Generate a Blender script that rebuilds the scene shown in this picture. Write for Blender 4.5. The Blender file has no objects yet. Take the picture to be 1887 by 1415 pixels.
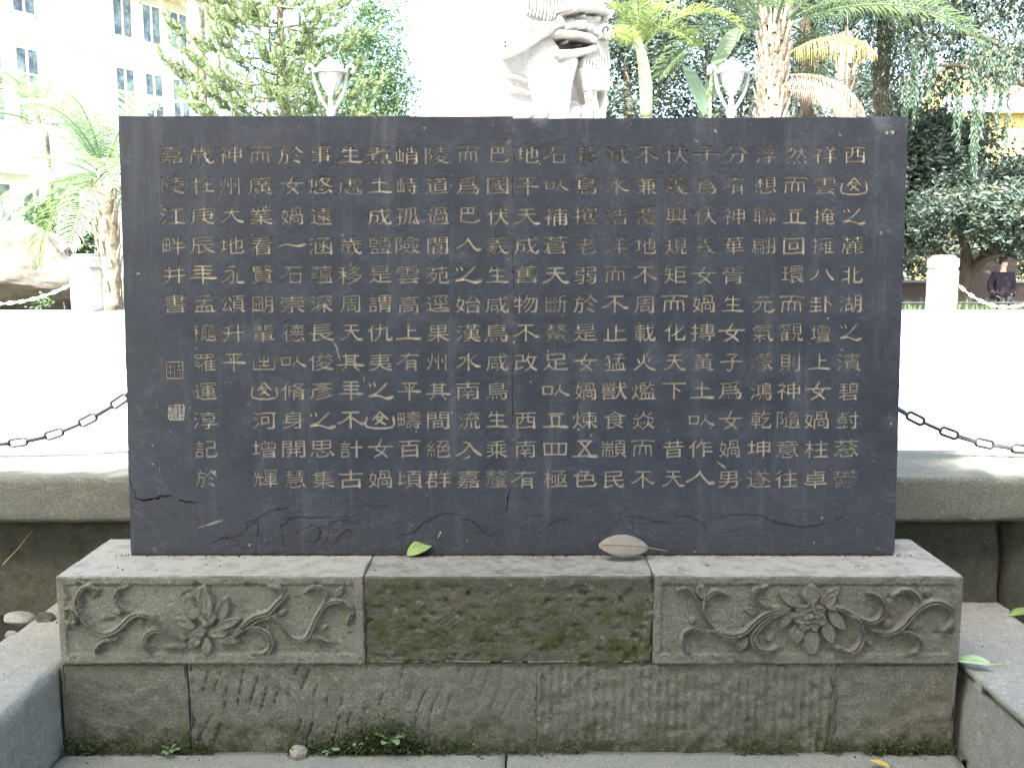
import bpy, math, random
import numpy as np
from mathutils import Vector, Matrix, Euler
from mathutils.geometry import delaunay_2d_cdt

S = bpy.context.scene
COL = S.collection
R = math.radians
rnd = random.Random(11)
rng = np.random.default_rng(11)

# ------------------------------------------------------------------ camera
EYE = 1.522
PITCH = R(7.4)
F = 1750.0
CX, CY = 943.5, 707.5
cam_d = bpy.data.cameras.new('camera')
cam_d.sensor_width = 36.0
cam_d.lens = 36.0 * F / 1887.0
cam_d.clip_start = 0.05
cam_d.clip_end = 2000
cam = bpy.data.objects.new('camera', cam_d)
COL.objects.link(cam)
cam.location = (0, 0, EYE)
cam.rotation_euler = (R(90) - PITCH, 0, 0)
S.camera = cam

# ------------------------------------------------------------------ light
TO_SUN = Vector((-0.30, -0.62, 0.80)).normalized()
el = math.asin(TO_SUN.z)
w = bpy.data.worlds.new('World')
S.world = w
w.use_nodes = True
nt = w.node_tree
sky = nt.nodes.new('ShaderNodeTexSky')
sky.sky_type = 'NISHITA'
sky.sun_disc = False
sky.sun_elevation = el
sky.sun_rotation = math.atan2(TO_SUN.x, TO_SUN.y)
sky.air_density = 0.9
sky.dust_density = 4.0
sky.ozone_density = 0.15
bg = nt.nodes['Background']
bg.inputs['Strength'].default_value = 0.15
nt.links.new(sky.outputs[0], bg.inputs['Color'])
sd = bpy.data.lights.new('sun', 'SUN')
sd.energy = 5.0
sd.angle = R(0.6)
sd.color = (1.0, 0.96, 0.90)
so = bpy.data.objects.new('sun', sd)
COL.objects.link(so)
so.rotation_euler = TO_SUN.to_track_quat('Z', 'Y').to_euler()
S.view_settings.view_transform = 'Standard'
S.view_settings.look = 'None'
S.view_settings.exposure = 3.15
S.view_settings.gamma = 1.0
S.view_settings.use_curve_mapping = False
S.render.engine = 'CYCLES'
S.cycles.max_bounces = 6
S.cycles.transparent_max_bounces = 8
S.cycles.use_denoising = True

# ------------------------------------------------------------------ picture helpers
def ray(px, py):
    a, b = (px - CX) / F, (CY - py) / F
    c, s = math.cos(PITCH), math.sin(PITCH)
    return Vector((a, c + b * s, -s + b * c))
def atY(px, py, Y):
    d = ray(px, py)
    t = Y / d.y
    return Vector((d.x * t, Y, EYE + d.z * t))
def atZ(px, py, z):
    d = ray(px, py)
    t = (z - EYE) / d.z
    return Vector((d.x * t, d.y * t, z))
def on_plane(px, py, o, n):
    d = ray(px, py)
    e = Vector((0, 0, EYE))
    return e + d * ((o - e).dot(n) / d.dot(n))

# ------------------------------------------------------------------ object helpers
def link(o, parent=None):
    COL.objects.link(o)
    if parent is not None:
        o.parent = parent
    return o
def tag(o, label=None, cat=None, group=None, kind=None):
    if label: o['label'] = label
    if cat: o['category'] = cat
    if group: o['group'] = group
    if kind: o['kind'] = kind
    return o
def empty(name, loc=(0, 0, 0), rot=(0, 0, 0)):
    o = bpy.data.objects.new(name, None)
    o.location = loc
    o.rotation_euler = rot
    return link(o)
def npmesh(name, V, faces, mats=(), smooth=False, mi=None):
    """faces: list of arrays (n,3)/(n,4)"""
    me = bpy.data.meshes.new(name)
    V = np.asarray(V, dtype=np.float32)
    faces = [np.asarray(f, dtype=np.int32) for f in (faces if isinstance(faces, list) else [faces]) if len(f)]
    me.vertices.add(len(V))
    me.vertices.foreach_set('co', V.ravel())
    li = np.concatenate([f.ravel() for f in faces])
    sz = np.concatenate([np.full(len(f), f.shape[1], np.int32) for f in faces])
    me.loops.add(len(li))
    me.loops.foreach_set('vertex_index', li)
    me.polygons.add(len(sz))
    st = np.concatenate([[0], np.cumsum(sz)[:-1]]).astype(np.int32)
    me.polygons.foreach_set('loop_start', st)
    me.polygons.foreach_set('loop_total', sz)
    if mi is not None:
        me.polygons.foreach_set('material_index', np.asarray(mi, np.int32))
    me.polygons.foreach_set('use_smooth', np.full(len(sz), bool(smooth)))
    me.update(calc_edges=True)
    for m in mats: me.materials.append(m)
    return me
def obj(name, me, parent=None, loc=None, rot=None, scale=None):
    o = bpy.data.objects.new(name, me)
    if loc is not None: o.location = loc
    if rot is not None: o.rotation_euler = rot
    if scale is not None: o.scale = scale if hasattr(scale, '__len__') else (scale,) * 3
    return link(o, parent)
class MB:
    def __init__(s): s.v = []; s.q = []; s.t = []; s.n = 0
    def add(s, V, q=None, t=None):
        V = np.asarray(V, float).reshape(-1, 3)
        if q is not None and len(q): s.q.append(np.asarray(q, int) + s.n)
        if t is not None and len(t): s.t.append(np.asarray(t, int) + s.n)
        s.v.append(V); s.n += len(V)
        return s
    def box(s, x0, x1, y0, y1, z0, z1):
        V = [(x, y, z) for x in (x0, x1) for y in (y0, y1) for z in (z0, z1)]
        return s.add(V, [(0, 1, 3, 2), (4, 6, 7, 5), (0, 4, 5, 1), (2, 3, 7, 6), (0, 2, 6, 4), (1, 5, 7, 3)])
    def tube(s, P, rad, n=8, cap=True, closed=False):
        P = np.asarray(P, float); m = len(P)
        rad = np.broadcast_to(np.asarray(rad, float), (m,)) if not hasattr(rad, '__len__') or len(rad) != m else np.asarray(rad, float)
        T = np.gradient(P, axis=0) if not closed else np.roll(P, -1, 0) - np.roll(P, 1, 0)
        T /= np.linalg.norm(T, axis=1)[:, None] + 1e-12
        up = np.array([0, 0, 1.0]) if abs(T[0][2]) < 0.9 else np.array([1.0, 0, 0])
        nrm = np.cross(T[0], up); nrm /= np.linalg.norm(nrm)
        V = []
        for i in range(m):
            nrm = nrm - T[i] * nrm.dot(T[i]); nrm /= np.linalg.norm(nrm) + 1e-12
            b = np.cross(T[i], nrm)
            a = np.arange(n) * 2 * np.pi / n
            V.append(P[i] + rad[i] * (np.cos(a)[:, None] * nrm + np.sin(a)[:, None] * b))
        V = np.concatenate(V)
        q = []
        for i in range(m if closed else m - 1):
            j = (i + 1) % m
            for k in range(n):
                q.append((i * n + k, i * n + (k + 1) % n, j * n + (k + 1) % n, j * n + k))
        t = []
        if cap and not closed:
            V = np.vstack([V, P[0], P[-1]]); a, b2 = m * n, m * n + 1
            for k in range(n):
                t.append((a, (k + 1) % n, k)); t.append((b2, (m - 1) * n + k, (m - 1) * n + (k + 1) % n))
        return s.add(V, q, t)
    def lathe(s, prof, c=(0, 0, 0), n=16):
        prof = np.asarray(prof, float); m = len(prof)
        a = np.arange(n) * 2 * np.pi / n
        V = np.stack([prof[:, 0][:, None] * np.cos(a), prof[:, 0][:, None] * np.sin(a), np.repeat(prof[:, 1][:, None], n, 1)], -1).reshape(-1, 3) + np.array(c)
        q = [(i * n + k, i * n + (k + 1) % n, (i + 1) * n + (k + 1) % n, (i + 1) * n + k) for i in range(m - 1) for k in range(n)]
        return s.add(V, q)
    def mesh(s, name, mats, smooth=False):
        fs = []
        if s.q: fs.append(np.concatenate(s.q))
        if s.t: fs.append(np.concatenate(s.t))
        return npmesh(name, np.concatenate(s.v), fs, mats if isinstance(mats, (list, tuple)) else [mats], smooth)

# numpy value noise
def _h(ix, iy, iz, seed):
    n = (ix.astype(np.uint32) * np.uint32(374761393) + iy.astype(np.uint32) * np.uint32(668265263) + iz.astype(np.uint32) * np.uint32(2147483647) + np.uint32(seed * 7919 + 17))
    n = (n ^ (n >> np.uint32(13))) * np.uint32(1274126177)
    n = n ^ (n >> np.uint32(16))
    return (n & np.uint32(0xffffff)).astype(float) / 0xffffff
def vn(P, scale, seed=0):
    P = np.asarray(P, float) * scale + 1000.0
    i = np.floor(P).astype(np.int64); f = P - i
    f = f * f * (3 - 2 * f)
    r = 0
    for dx in (0, 1):
        for dy in (0, 1):
            for dz in (0, 1):
                wt = (f[:, 0] if dx else 1 - f[:, 0]) * (f[:, 1] if dy else 1 - f[:, 1]) * (f[:, 2] if dz else 1 - f[:, 2])
                r = r + wt * _h(i[:, 0] + dx, i[:, 1] + dy, i[:, 2] + dz, seed)
    return r * 2 - 1
def fbm(P, scale, octv=4, seed=0, gain=0.5):
    r = 0; a = 1; t = 0
    for k in range(octv):
        r = r + a * vn(P, scale * 2 ** k, seed + k); t += a; a *= gain
    return r / t

# ------------------------------------------------------------------ materials
class NT:
    def __init__(s, name):
        s.m = bpy.data.materials.new(name); s.m.use_nodes = True
        s.t = s.m.node_tree; s.b = s.t.nodes['Principled BSDF']; s.out = s.t.nodes['Material Output']
        s.pos = s.n('ShaderNodeNewGeometry').outputs['Position']
        s.tc = s.n('ShaderNodeTexCoord')
    def n(s, ty, **k):
        x = s.t.nodes.new(ty)
        for a, v in k.items(): setattr(x, a, v)
        return x
    def l(s, a, b): s.t.links.new(a, b)
    def vec(s, sc=(1, 1, 1), src=None, loc=(0, 0, 0), rot=(0, 0, 0)):
        m = s.n('ShaderNodeMapping'); m.inputs['Scale'].default_value = sc; m.inputs['Location'].default_value = loc; m.inputs['Rotation'].default_value = rot
        s.l(src or s.pos, m.inputs['Vector']); return m.outputs[0]
    def noise(s, scale, detail=4, rough=0.55, v=None, dist=0):
        x = s.n('ShaderNodeTexNoise'); x.inputs['Scale'].default_value = scale; x.inputs['Detail'].default_value = detail
        x.inputs['Roughness'].default_value = rough; x.inputs['Distortion'].default_value = dist
        s.l(v or s.pos, x.inputs['Vector']); return x.outputs[0]
    def ramp(s, f, a, b, ca=(0, 0, 0, 1), cb=(1, 1, 1, 1)):
        x = s.n('ShaderNodeValToRGB'); x.color_ramp.elements[0].position = a; x.color_ramp.elements[1].position = b
        x.color_ramp.elements[0].color = ca if len(ca) == 4 else (*ca, 1); x.color_ramp.elements[1].color = cb if len(cb) == 4 else (*cb, 1)
        s.l(f, x.inputs[0]); return x.outputs[0]
    def mix(s, f, a, b, mode='MIX'):
        x = s.n('ShaderNodeMix', data_type='RGBA', blend_type=mode)
        for i, v in ((0, f), (6, a), (7, b)):
            if isinstance(v, bpy.types.NodeSocket): s.l(v, x.inputs[i])
            elif i == 0: x.inputs[0].default_value = v
            else: x.inputs[i].default_value = (*v[:3], 1)
        return x.outputs[2]
    def math(s, op, a, b=0.0, clamp=False):
        x = s.n('ShaderNodeMath', operation=op, use_clamp=clamp)
        for i, v in ((0, a), (1, b)):
            if isinstance(v, bpy.types.NodeSocket): s.l(v, x.inputs[i])
            else: x.inputs[i].default_value = v
        return x.outputs[0]
    def mr(s, f, a, b, c=0, d=1):
        x = s.n('ShaderNodeMapRange'); x.interpolation_type = 'SMOOTHSTEP'
        s.l(f, x.inputs[0])
        for i, v in enumerate((a, b, c, d)): x.inputs[i + 1].default_value = v
        return x.outputs[0]
    def xyz(s, src=None):
        x = s.n('ShaderNodeSeparateXYZ'); s.l(src or s.pos, x.inputs[0]); return x.outputs
    def bump(s, h, strength=0.3, dist=0.01, prev=None):
        x = s.n('ShaderNodeBump'); x.inputs['Strength'].default_value = strength; x.inputs['Distance'].default_value = dist
        s.l(h, x.inputs['Height'])
        if prev is not None: s.l(prev, x.inputs['Normal'])
        return x.outputs[0]
    def done(s, col, rough=0.8, bump=None, metal=0, spec=0.3):
        if isinstance(col, bpy.types.NodeSocket): s.l(col, s.b.inputs['Base Color'])
        else: s.b.inputs['Base Color'].default_value = (*col, 1)
        if isinstance(rough, bpy.types.NodeSocket): s.l(rough, s.b.inputs['Roughness'])
        else: s.b.inputs['Roughness'].default_value = rough
        s.b.inputs['Metallic'].default_value = metal
        s.b.inputs['Specular IOR Level'].default_value = spec
        if bump is not None: s.l(bump, s.b.inputs['Normal'])
        return s.m

def stone(name, c1, c2, c3=None, moss=0.0, moss_low=None, moss_c=(0.045, 0.052, 0.016), bump=0.5, rough=0.9, stain=0.5, black=0.0, scale=1.0, top_light=0.0, fleck=0.35):
    c1, c2, c3 = [tuple(x * k for x, k in zip(c, (1.02, 1.0, 0.90) if name.startswith(('plinth', 'base', 'kerb', 'paving', 'coping', 'wall_stone')) else (1, 1, 1))) if c else None for c in (c1, c2, c3)]      # buff sandstone
    m = NT(name)
    a = m.noise(2.6 * scale, 5, 0.6); b = m.noise(22 * scale, 5, 0.7); g = m.noise(150, 3, 0.7)
    col = m.mix(m.ramp(a, 0.35, 0.65), c1, c2)
    if c3: col = m.mix(m.ramp(b, 0.45, 0.68), col, c3)
    col = m.mix(m.math('MULTIPLY', m.ramp(g, 0.48, 0.66), 0.42), col, (c2[0] * 1.7, c2[1] * 1.7, c2[2] * 1.6))
    col = m.mix(m.math('MULTIPLY', m.ramp(g, 0.48, 0.34), 0.6), col, (c1[0] * 0.45, c1[1] * 0.45, c1[2] * 0.42))
    sp = m.noise(75, 5, 0.85)
    col = m.mix(m.math('MULTIPLY', m.ramp(sp, 0.55, 0.62), stain), col, (c1[0] * 0.4, c1[1] * 0.4, c1[2] * 0.38))
    fl = m.noise(34, 5, 0.8)
    col = m.mix(m.math('MULTIPLY', m.ramp(fl, 0.60, 0.70), fleck), col, (min(.6, c2[0] * 1.8), min(.6, c2[1] * 1.8), min(.55, c2[2] * 1.75)))
    col = m.mix(m.math('MULTIPLY', m.ramp(fl, 0.40, 0.31), fleck), col, (c1[0] * 0.35, c1[1] * 0.35, c1[2] * 0.34))
    if black:
        bl = m.noise(5, 6, 0.7, dist=0.4)
        col = m.mix(m.math('MULTIPLY', m.ramp(bl, 0.50, 0.62), black), col, (0.035, 0.036, 0.034))
    if moss:
        mn = m.noise(13, 9, 0.82, dist=0.3); f = m.ramp(mn, 0.62 - 0.22 * moss, 0.72 - 0.18 * moss)
        mc = m.mix(m.noise(70, 3), moss_c, (moss_c[0] * 2.0, moss_c[1] * 1.9, moss_c[2] * 1.7))
        f = m.math('MULTIPLY', f, 0.85)
        if moss_low is not None:
            f = m.math('MULTIPLY', f, m.mr(m.math('ADD', m.xyz()[2], m.math('MULTIPLY', m.math('SUBTRACT', m.noise(5, 4), 0.5), 0.25)), moss_low[1], moss_low[0]))
        col = m.mix(f, col, mc)
    if top_light:  # paler colour on upward faces, standing in for light from above
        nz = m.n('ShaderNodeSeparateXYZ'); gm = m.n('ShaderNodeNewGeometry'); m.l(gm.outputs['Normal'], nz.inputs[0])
        f = m.math('MULTIPLY', m.mr(nz.outputs[2], 0.75, 0.97), m.math('MULTIPLY', m.ramp(m.noise(16, 6, 0.75), 0.30, 0.55), top_light))
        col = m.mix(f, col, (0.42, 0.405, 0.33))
    h = m.math('ADD', m.math('MULTIPLY', m.noise(55, 8, 0.85), 1.0), m.math('MULTIPLY', g, 0.5))
    return m.done(col, rough, m.bump(h, min(1.0, bump * 1.7), 0.016), spec=0.25)

M = {}
M['plinth'] = stone('plinth_stone', (0.32, 0.33, 0.275), (0.425, 0.435, 0.365), (0.245, 0.255, 0.21), moss=0.30, moss_low=(0.28, 0.5), bump=0.5, top_light=0.7)
M['plinth_r'] = stone('plinth_stone_right', (0.29, 0.29, 0.245), (0.38, 0.38, 0.32), (0.22, 0.22, 0.185), moss=0.12, moss_low=(0.3, 0.5), black=0.30, bump=0.5, top_light=0.7)
M['plinth_moss'] = stone('plinth_stone_mossy', (0.34, 0.325, 0.26), (0.46, 0.44, 0.36), (0.20, 0.19, 0.145), moss=0.84, moss_c=(0.045, 0.060, 0.016), moss_low=(0.44, 0.60), bump=0.9, black=0.3, top_light=0.7, fleck=0.8)
M['base'] = stone('base_stone', (0.30, 0.30, 0.25), (0.40, 0.395, 0.335), (0.235, 0.235, 0.195), moss=0.9, moss_low=(0.02, 0.14), bump=0.6)
M['pave'] = stone('paving_stone', (0.28, 0.295, 0.265), (0.34, 0.35, 0.315), (0.24, 0.255, 0.225), moss=0.0, bump=0.2, stain=0.25)
M['kerb'] = stone('kerb_stone', (0.33, 0.335, 0.30), (0.42, 0.425, 0.385), (0.28, 0.285, 0.25), moss=0.3, moss_low=(0.0, 0.25), bump=0.3, stain=0.3)
M['wall'] = stone('wall_stone', (0.16, 0.165, 0.135), (0.24, 0.24, 0.20), (0.12, 0.125, 0.10), moss=0.5, moss_low=(0.2, 0.9), bump=0.7, black=0.35, moss_c=(0.04, 0.05, 0.02))
M['coping'] = stone('coping_stone', (0.23, 0.245, 0.215), (0.30, 0.31, 0.275), (0.19, 0.20, 0.175), moss=0.15, moss_low=(0.5, 0.9), bump=0.45)
M['plaza'] = stone('plaza_stone', (0.62, 0.62, 0.60), (0.68, 0.68, 0.66), moss=0.0, bump=0.1, stain=0.08, fleck=0.0)
M['post'] = stone('post_stone', (0.34, 0.34, 0.33), (0.42, 0.42, 0.41), moss=0.0, bump=0.15, stain=0.1)
M['pillar'] = stone('pillar_stone', (0.35, 0.345, 0.33), (0.42, 0.415, 0.40), moss=0.0, bump=0.55, stain=0.2)
M['rock'] = stone('rock_stone', (0.15, 0.137, 0.122), (0.23, 0.215, 0.195), (0.12, 0.11, 0.098), bump=0.9, scale=0.5, stain=0.3)
M['soil'] = stone('soil', (0.045, 0.04, 0.03), (0.07, 0.062, 0.045), bump=0.9, moss=0.3)
M['ground'] = stone('ground_soil', (0.10, 0.11, 0.06), (0.16, 0.15, 0.10), bump=0.5, moss=0.4, scale=0.2)
M['pebble'] = stone('pebble_stone', (0.45, 0.43, 0.34), (0.55, 0.52, 0.42), bump=0.4)
M['redwall'] = stone('wall_plaster', (0.12, 0.092, 0.082), (0.155, 0.118, 0.105), bump=0.2, stain=0.2)

# slate of the tablet, colours in the tablet's own frame
def slate_mat():
    m = NT('tablet_slate')
    o = m.tc.outputs['Object']; X = m.xyz(o)
    a = m.noise(2.2, 5, 0.6, o); b = m.noise(9, 6, 0.7, o); g = m.noise(260, 2, 0.6, o)
    col = m.mix(m.ramp(a, 0.35, 0.68), (0.015, 0.020, 0.029), (0.039, 0.042, 0.051))
    col = m.mix(m.ramp(b, 0.44, 0.66), col, (0.052, 0.067, 0.085))
    col = m.mix(m.math('MULTIPLY', m.ramp(g, 0.5, 0.8), 0.45), col, (0.11, 0.115, 0.12))
    col = m.mix(m.math('MULTIPLY', m.ramp(m.noise(70, 4, 0.7, o), 0.5, 0.34), 0.5), col, (0.026, 0.028, 0.034))
    # weathered greenish grey towards the left edge and along the foot
    lf = m.mr(m.math('ADD', X[0], m.math('MULTIPLY', m.noise(3, 4, 0.6, o), 0.5)), -0.55, -1.1)
    col = m.mix(m.math('MULTIPLY', lf, 0.5), col, (0.062, 0.074, 0.072))
    ft = m.mr(m.math('ADD', X[2], m.math('MULTIPLY', m.noise(4, 5, 0.7, o), 0.22)), 0.42, 0.08)
    col = m.mix(m.math('MULTIPLY', ft, 0.45), col, (0.085, 0.085, 0.078))
    # mortar smeared down the repaired joint
    dx = m.math('ABSOLUTE', m.math('ADD', X[0], m.math('MULTIPLY', m.math('SUBTRACT', m.noise(3, 5, 0.7, o), 0.5), 0.10)))
    jm = m.math('MULTIPLY', m.mr(dx, 0.035, 0.004), m.ramp(m.noise(14, 6, 0.8, o), 0.42, 0.62))
    col = m.mix(m.math('MULTIPLY', jm, 0.6), col, (0.15, 0.15, 0.145))
    col = m.mix(m.math('MULTIPLY', m.ramp(m.noise(4.5, 8, 0.82, o, 0.6), 0.52, 0.68), 0.75), col, (0.098, 0.105, 0.112))
    col = m.mix(m.math('MULTIPLY', m.ramp(m.noise(17, 6, 0.8, o), 0.42, 0.30), 0.5), col, (0.020, 0.024, 0.032))
    # dry streaks and pale splashes
    v = m.vec((14, 14, 1.2), o)
    col = m.mix(m.math('MULTIPLY', m.ramp(m.noise(1.0, 5, 0.7, v), 0.55, 0.70), 0.38), col, (0.10, 0.11, 0.115))
    sp = m.noise(38, 3, 0.6, o)
    col = m.mix(m.math('MULTIPLY', m.ramp(sp, 0.70, 0.72), 0.7), col, (0.30, 0.30, 0.27))
    rough_ = m.math('MULTIPLY', m.noise(40, 7, 0.85, o), m.math('ADD', m.math('MULTIPLY', ft, 2.5), 0.6))
    h = m.math('ADD', m.math('ADD', m.noise(90, 5, 0.7, o), m.math('MULTIPLY', b, 1.2)), rough_)
    return m.done(col, m.mr(b, 0.3, 0.7, 0.55, 0.75), m.bump(m.math('MULTIPLY', m.noise(24, 7, 0.8, o), ft), 0.9, 0.02, m.bump(h, 0.5, 0.005)), spec=0.35)
M['slate'] = slate_mat()
def paint_mat():
    m = NT('worn_gilt_paint')
    o = m.tc.outputs['Object']; X = m.xyz(o)
    col = m.mix(m.ramp(m.noise(5, 5, 0.6, o), 0.35, 0.65), (0.42, 0.39, 0.30), (0.45, 0.375, 0.255))
    col = m.mix(m.math('MULTIPLY', m.ramp(m.noise(60, 4, 0.7, o), 0.5, 0.7), 0.7), col, (0.60, 0.56, 0.47))
    col = m.mix(m.math('MULTIPLY', m.ramp(m.noise(9, 6, 0.75, o), 0.47, 0.66), 0.72), col, (0.24, 0.225, 0.20))
    # paint rubbed away at the top between the second and third quarter
    d1 = m.math('MULTIPLY', m.mr(m.math('ABSOLUTE', m.math('SUBTRACT', X[0], 0.42)), 0.62, 0.10), m.math('MULTIPLY', m.mr(X[2], 0.75, 1.10), m.ramp(m.noise(4, 3, 0.6, o), 0.35, 0.6)))
    col = m.mix(m.math('MULTIPLY', d1, 0.8), col, (0.13, 0.12, 0.115))
    return m.done(col, 0.85, m.bump(m.noise(220, 3, 0.6, o), 0.4, 0.003), spec=0.2)
M['paint'] = paint_mat()
M['sealpaint'] = stone('seal_plaster', (0.36, 0.34, 0.28), (0.42, 0.39, 0.32), bump=0.3, fleck=0.15)
def simple(name, c, rough=0.6, metal=0, var=0.15, sc=12):
    m = NT(name)
    return m.done(m.mix(m.ramp(m.noise(sc, 4), 0.3, 0.7), tuple(x * (1 - var) for x in c), tuple(x * (1 + var) for x in c)), rough, m.bump(m.noise(sc * 8, 3), 0.1, 0.003), metal)
M['dark'] = simple('crack_shadow_dirt', (0.018, 0.018, 0.017), 0.95)
M['steel'] = simple('dull_grey_steel', (0.022, 0.023, 0.025), 0.55, 0.1, 0.2, 60)
M['chainblown'] = simple('overexposed_steel', (0.62, 0.62, 0.62), 0.6, 0.0)  # far chain coloured pale, its overexposure put into the colour
M['lampwhite'] = simple('pale_grey_lamp_paint', (0.165, 0.18, 0.19), 0.5)
M['glassbowl'] = simple('frosted_glass_bowl', (0.32, 0.33, 0.32), 0.3)
M['facade'] = simple('white_facade_tiles', (0.78, 0.80, 0.78), 0.7, sc=1.5, var=0.05)
M['eave'] = simple('cream_eave_paint', (0.62, 0.56, 0.36), 0.7, sc=1.5)
M['frame'] = simple('white_window_frame', (0.8, 0.8, 0.8), 0.5)
M['yellow'] = simple('yellow_wall_paint', (0.34, 0.26, 0.10), 0.8, sc=0.6)
M['bluewhite'] = simple('pale_blue_wall_paint', (0.62, 0.72, 0.80), 0.8, sc=0.6)
def glass():
    m = NT('window_glass')
    return m.done(m.mix(m.ramp(m.noise(1.6, 7, 0.7), 0.42, 0.6), (0.035, 0.045, 0.045), (0.20, 0.26, 0.22)), 0.08, spec=0.8)  # pale green blotches painted in as reflections of foliage
M['glass'] = glass()
M['skin'] = simple('skin', (0.62, 0.42, 0.33), 0.6, sc=20)
M['jacket'] = simple('dark_jacket_cloth', (0.013, 0.010, 0.016), 0.9, sc=30)
M['trousers'] = simple('dark_trousers_cloth', (0.010, 0.010, 0.012), 0.9, sc=30)
M['hair'] = simple('black_hair', (0.012, 0.010, 0.010), 0.6, sc=50)

def bark(name, c1, c2, sc=(14, 14, 3)):
    m = NT(name); v = m.vec(sc)
    n = m.noise(1, 6, 0.7, v, 0.5)
    return m.done(m.mix(m.ramp(n, 0.35, 0.65), c1, c2), 0.95, m.bump(n, 0.8, 0.03))
M['bark'] = bark('brown_bark', (0.06, 0.048, 0.036), (0.14, 0.115, 0.085))
M['palmbark'] = bark('palm_bark', (0.12, 0.095, 0.07), (0.30, 0.26, 0.205), (9, 9, 14))
M['crownshaft'] = bark('green_crownshaft', (0.10, 0.13, 0.065), (0.18, 0.21, 0.12), (2, 2, 8))

def leafmat(name, c1, c2, c3=None, trans=0.35, rough=0.5):
    m = NT(name)
    r = m.n('ShaderNodeNewGeometry').outputs['Random Per Island']
    col = m.mix(m.ramp(r, 0.0, 1.0), c1, c2)
    if c3:
        col = m.mix(m.ramp(r, 0.90, 0.93), col, c3)
    m.done(col, rough, spec=0.35)
    tr = m.n('ShaderNodeBsdfTranslucent'); m.l(m.mix(0.5, col, (c2[0] * 1.2, c2[1] * 1.3, c2[2] * 0.6)), tr.inputs[0])
    mx = m.n('ShaderNodeMixShader'); mx.inputs[0].default_value = trans
    m.l(m.b.outputs[0], mx.inputs[1]); m.l(tr.outputs[0], mx.inputs[2]); m.l(mx.outputs[0], m.out.inputs[0])
    return m.m
M['leafdark'] = leafmat('dark_evergreen_leaf', (0.026, 0.046, 0.036), (0.07, 0.098, 0.078), (0.085, 0.09, 0.05), 0.25)
M['leafmid'] = leafmat('green_leaf', (0.04, 0.085, 0.045), (0.08, 0.14, 0.07), (0.20, 0.20, 0.05), 0.35)
M['leafshade'] = leafmat('overhead_leaf', (0.03, 0.06, 0.02), (0.06, 0.10, 0.04), None, 0.12)
M['needle'] = leafmat('conifer_needle', (0.07, 0.12, 0.08), (0.22, 0.28, 0.14), None, 0.4)
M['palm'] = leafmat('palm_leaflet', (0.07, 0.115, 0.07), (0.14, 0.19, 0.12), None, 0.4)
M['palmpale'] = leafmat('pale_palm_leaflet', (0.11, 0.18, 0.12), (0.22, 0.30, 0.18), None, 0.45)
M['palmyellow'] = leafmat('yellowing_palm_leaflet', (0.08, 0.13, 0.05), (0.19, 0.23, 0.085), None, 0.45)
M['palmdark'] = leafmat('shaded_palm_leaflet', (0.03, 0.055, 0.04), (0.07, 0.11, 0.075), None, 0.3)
M['palmdead'] = leafmat('dead_palm_leaflet', (0.42, 0.33, 0.14), (0.60, 0.48, 0.20), None, 0.35)
M['palmgrey'] = leafmat('withered_palm_leaflet', (0.26, 0.22, 0.17), (0.42, 0.37, 0.30), None, 0.3)
M['weed'] = leafmat('small_weed_leaf', (0.12, 0.20, 0.08), (0.22, 0.32, 0.15), None, 0.3)
M['mossleaf'] = leafmat('moss', (0.03, 0.045, 0.012), (0.08, 0.10, 0.03), None, 0.1)
M['leafbrown'] = simple('dry_brown_leaf', (0.155, 0.138, 0.108), 0.7, sc=25)
M['leafgreen'] = simple('fallen_green_leaf', (0.16, 0.23, 0.06), 0.55, sc=25)
M['leafpale'] = simple('fallen_pale_green_leaf', (0.27, 0.36, 0.19), 0.55, sc=25)
M['leafyellow'] = simple('fallen_yellow_leaf', (0.62, 0.42, 0.05), 0.6, sc=25)

# ================================================================== SETTING
def sheet(name, x0, x1, y0, y1, z, mat, n=1):
    V = [(x0, y0, z), (x1, y0, z), (x1, y1, z), (x0, y1, z)]
    return tag(obj(name, npmesh(name, V, [[(0, 1, 2, 3)]], [mat])), kind='structure')
sheet('ground', -300, 300, -100, 700, -0.06, M['ground'])

def grid_box(x0, x1, y0, y1, z0, z1, res, r=0.01):
    """welded gridded box, edges rounded"""
    nx, ny, nz = [max(1, int(round((b - a) / res))) for a, b in ((x0, x1), (y0, y1), (z0, z1))]
    idx = {}; V = []; Q = []
    N = (nx, ny, nz)
    def face(ax, side):
        a, b = [k for k in range(3) if k != ax]
        g = np.zeros((N[a] + 1, N[b] + 1), int)
        for i in range(N[a] + 1):
            for j in range(N[b] + 1):
                k = [0, 0, 0]; k[ax] = N[ax] * side; k[a] = i; k[b] = j; k = tuple(k)
                v = idx.get(k)
                if v is None:
                    v = len(V); idx[k] = v; V.append(k)
                g[i, j] = v
        q = np.stack([g[:-1, :-1], g[1:, :-1], g[1:, 1:], g[:-1, 1:]], -1).reshape(-1, 4)
        if (side == 1) == (ax == 1): q = q[:, ::-1]
        Q.append(q)
    for ax in range(3):
        for sd_ in (0, 1): face(ax, sd_)
    V = np.array(V, float) / np.array(N) * np.array([x1 - x0, y1 - y0, z1 - z0]) + np.array([x0, y0, z0])
    lo = np.array([x0, y0, z0]) + r; hi = np.array([x1, y1, z1]) - r
    C = np.clip(V, lo, hi); D = V - C; L = np.linalg.norm(D, axis=1)
    k = (np.abs(D) > 1e-9).sum(1) > 0
    D[k] = D[k] / L[k][:, None] * r
    nrm = np.zeros_like(V); nrm[k] = D[k] / r
    return C + D, np.concatenate(Q), nrm
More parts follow.
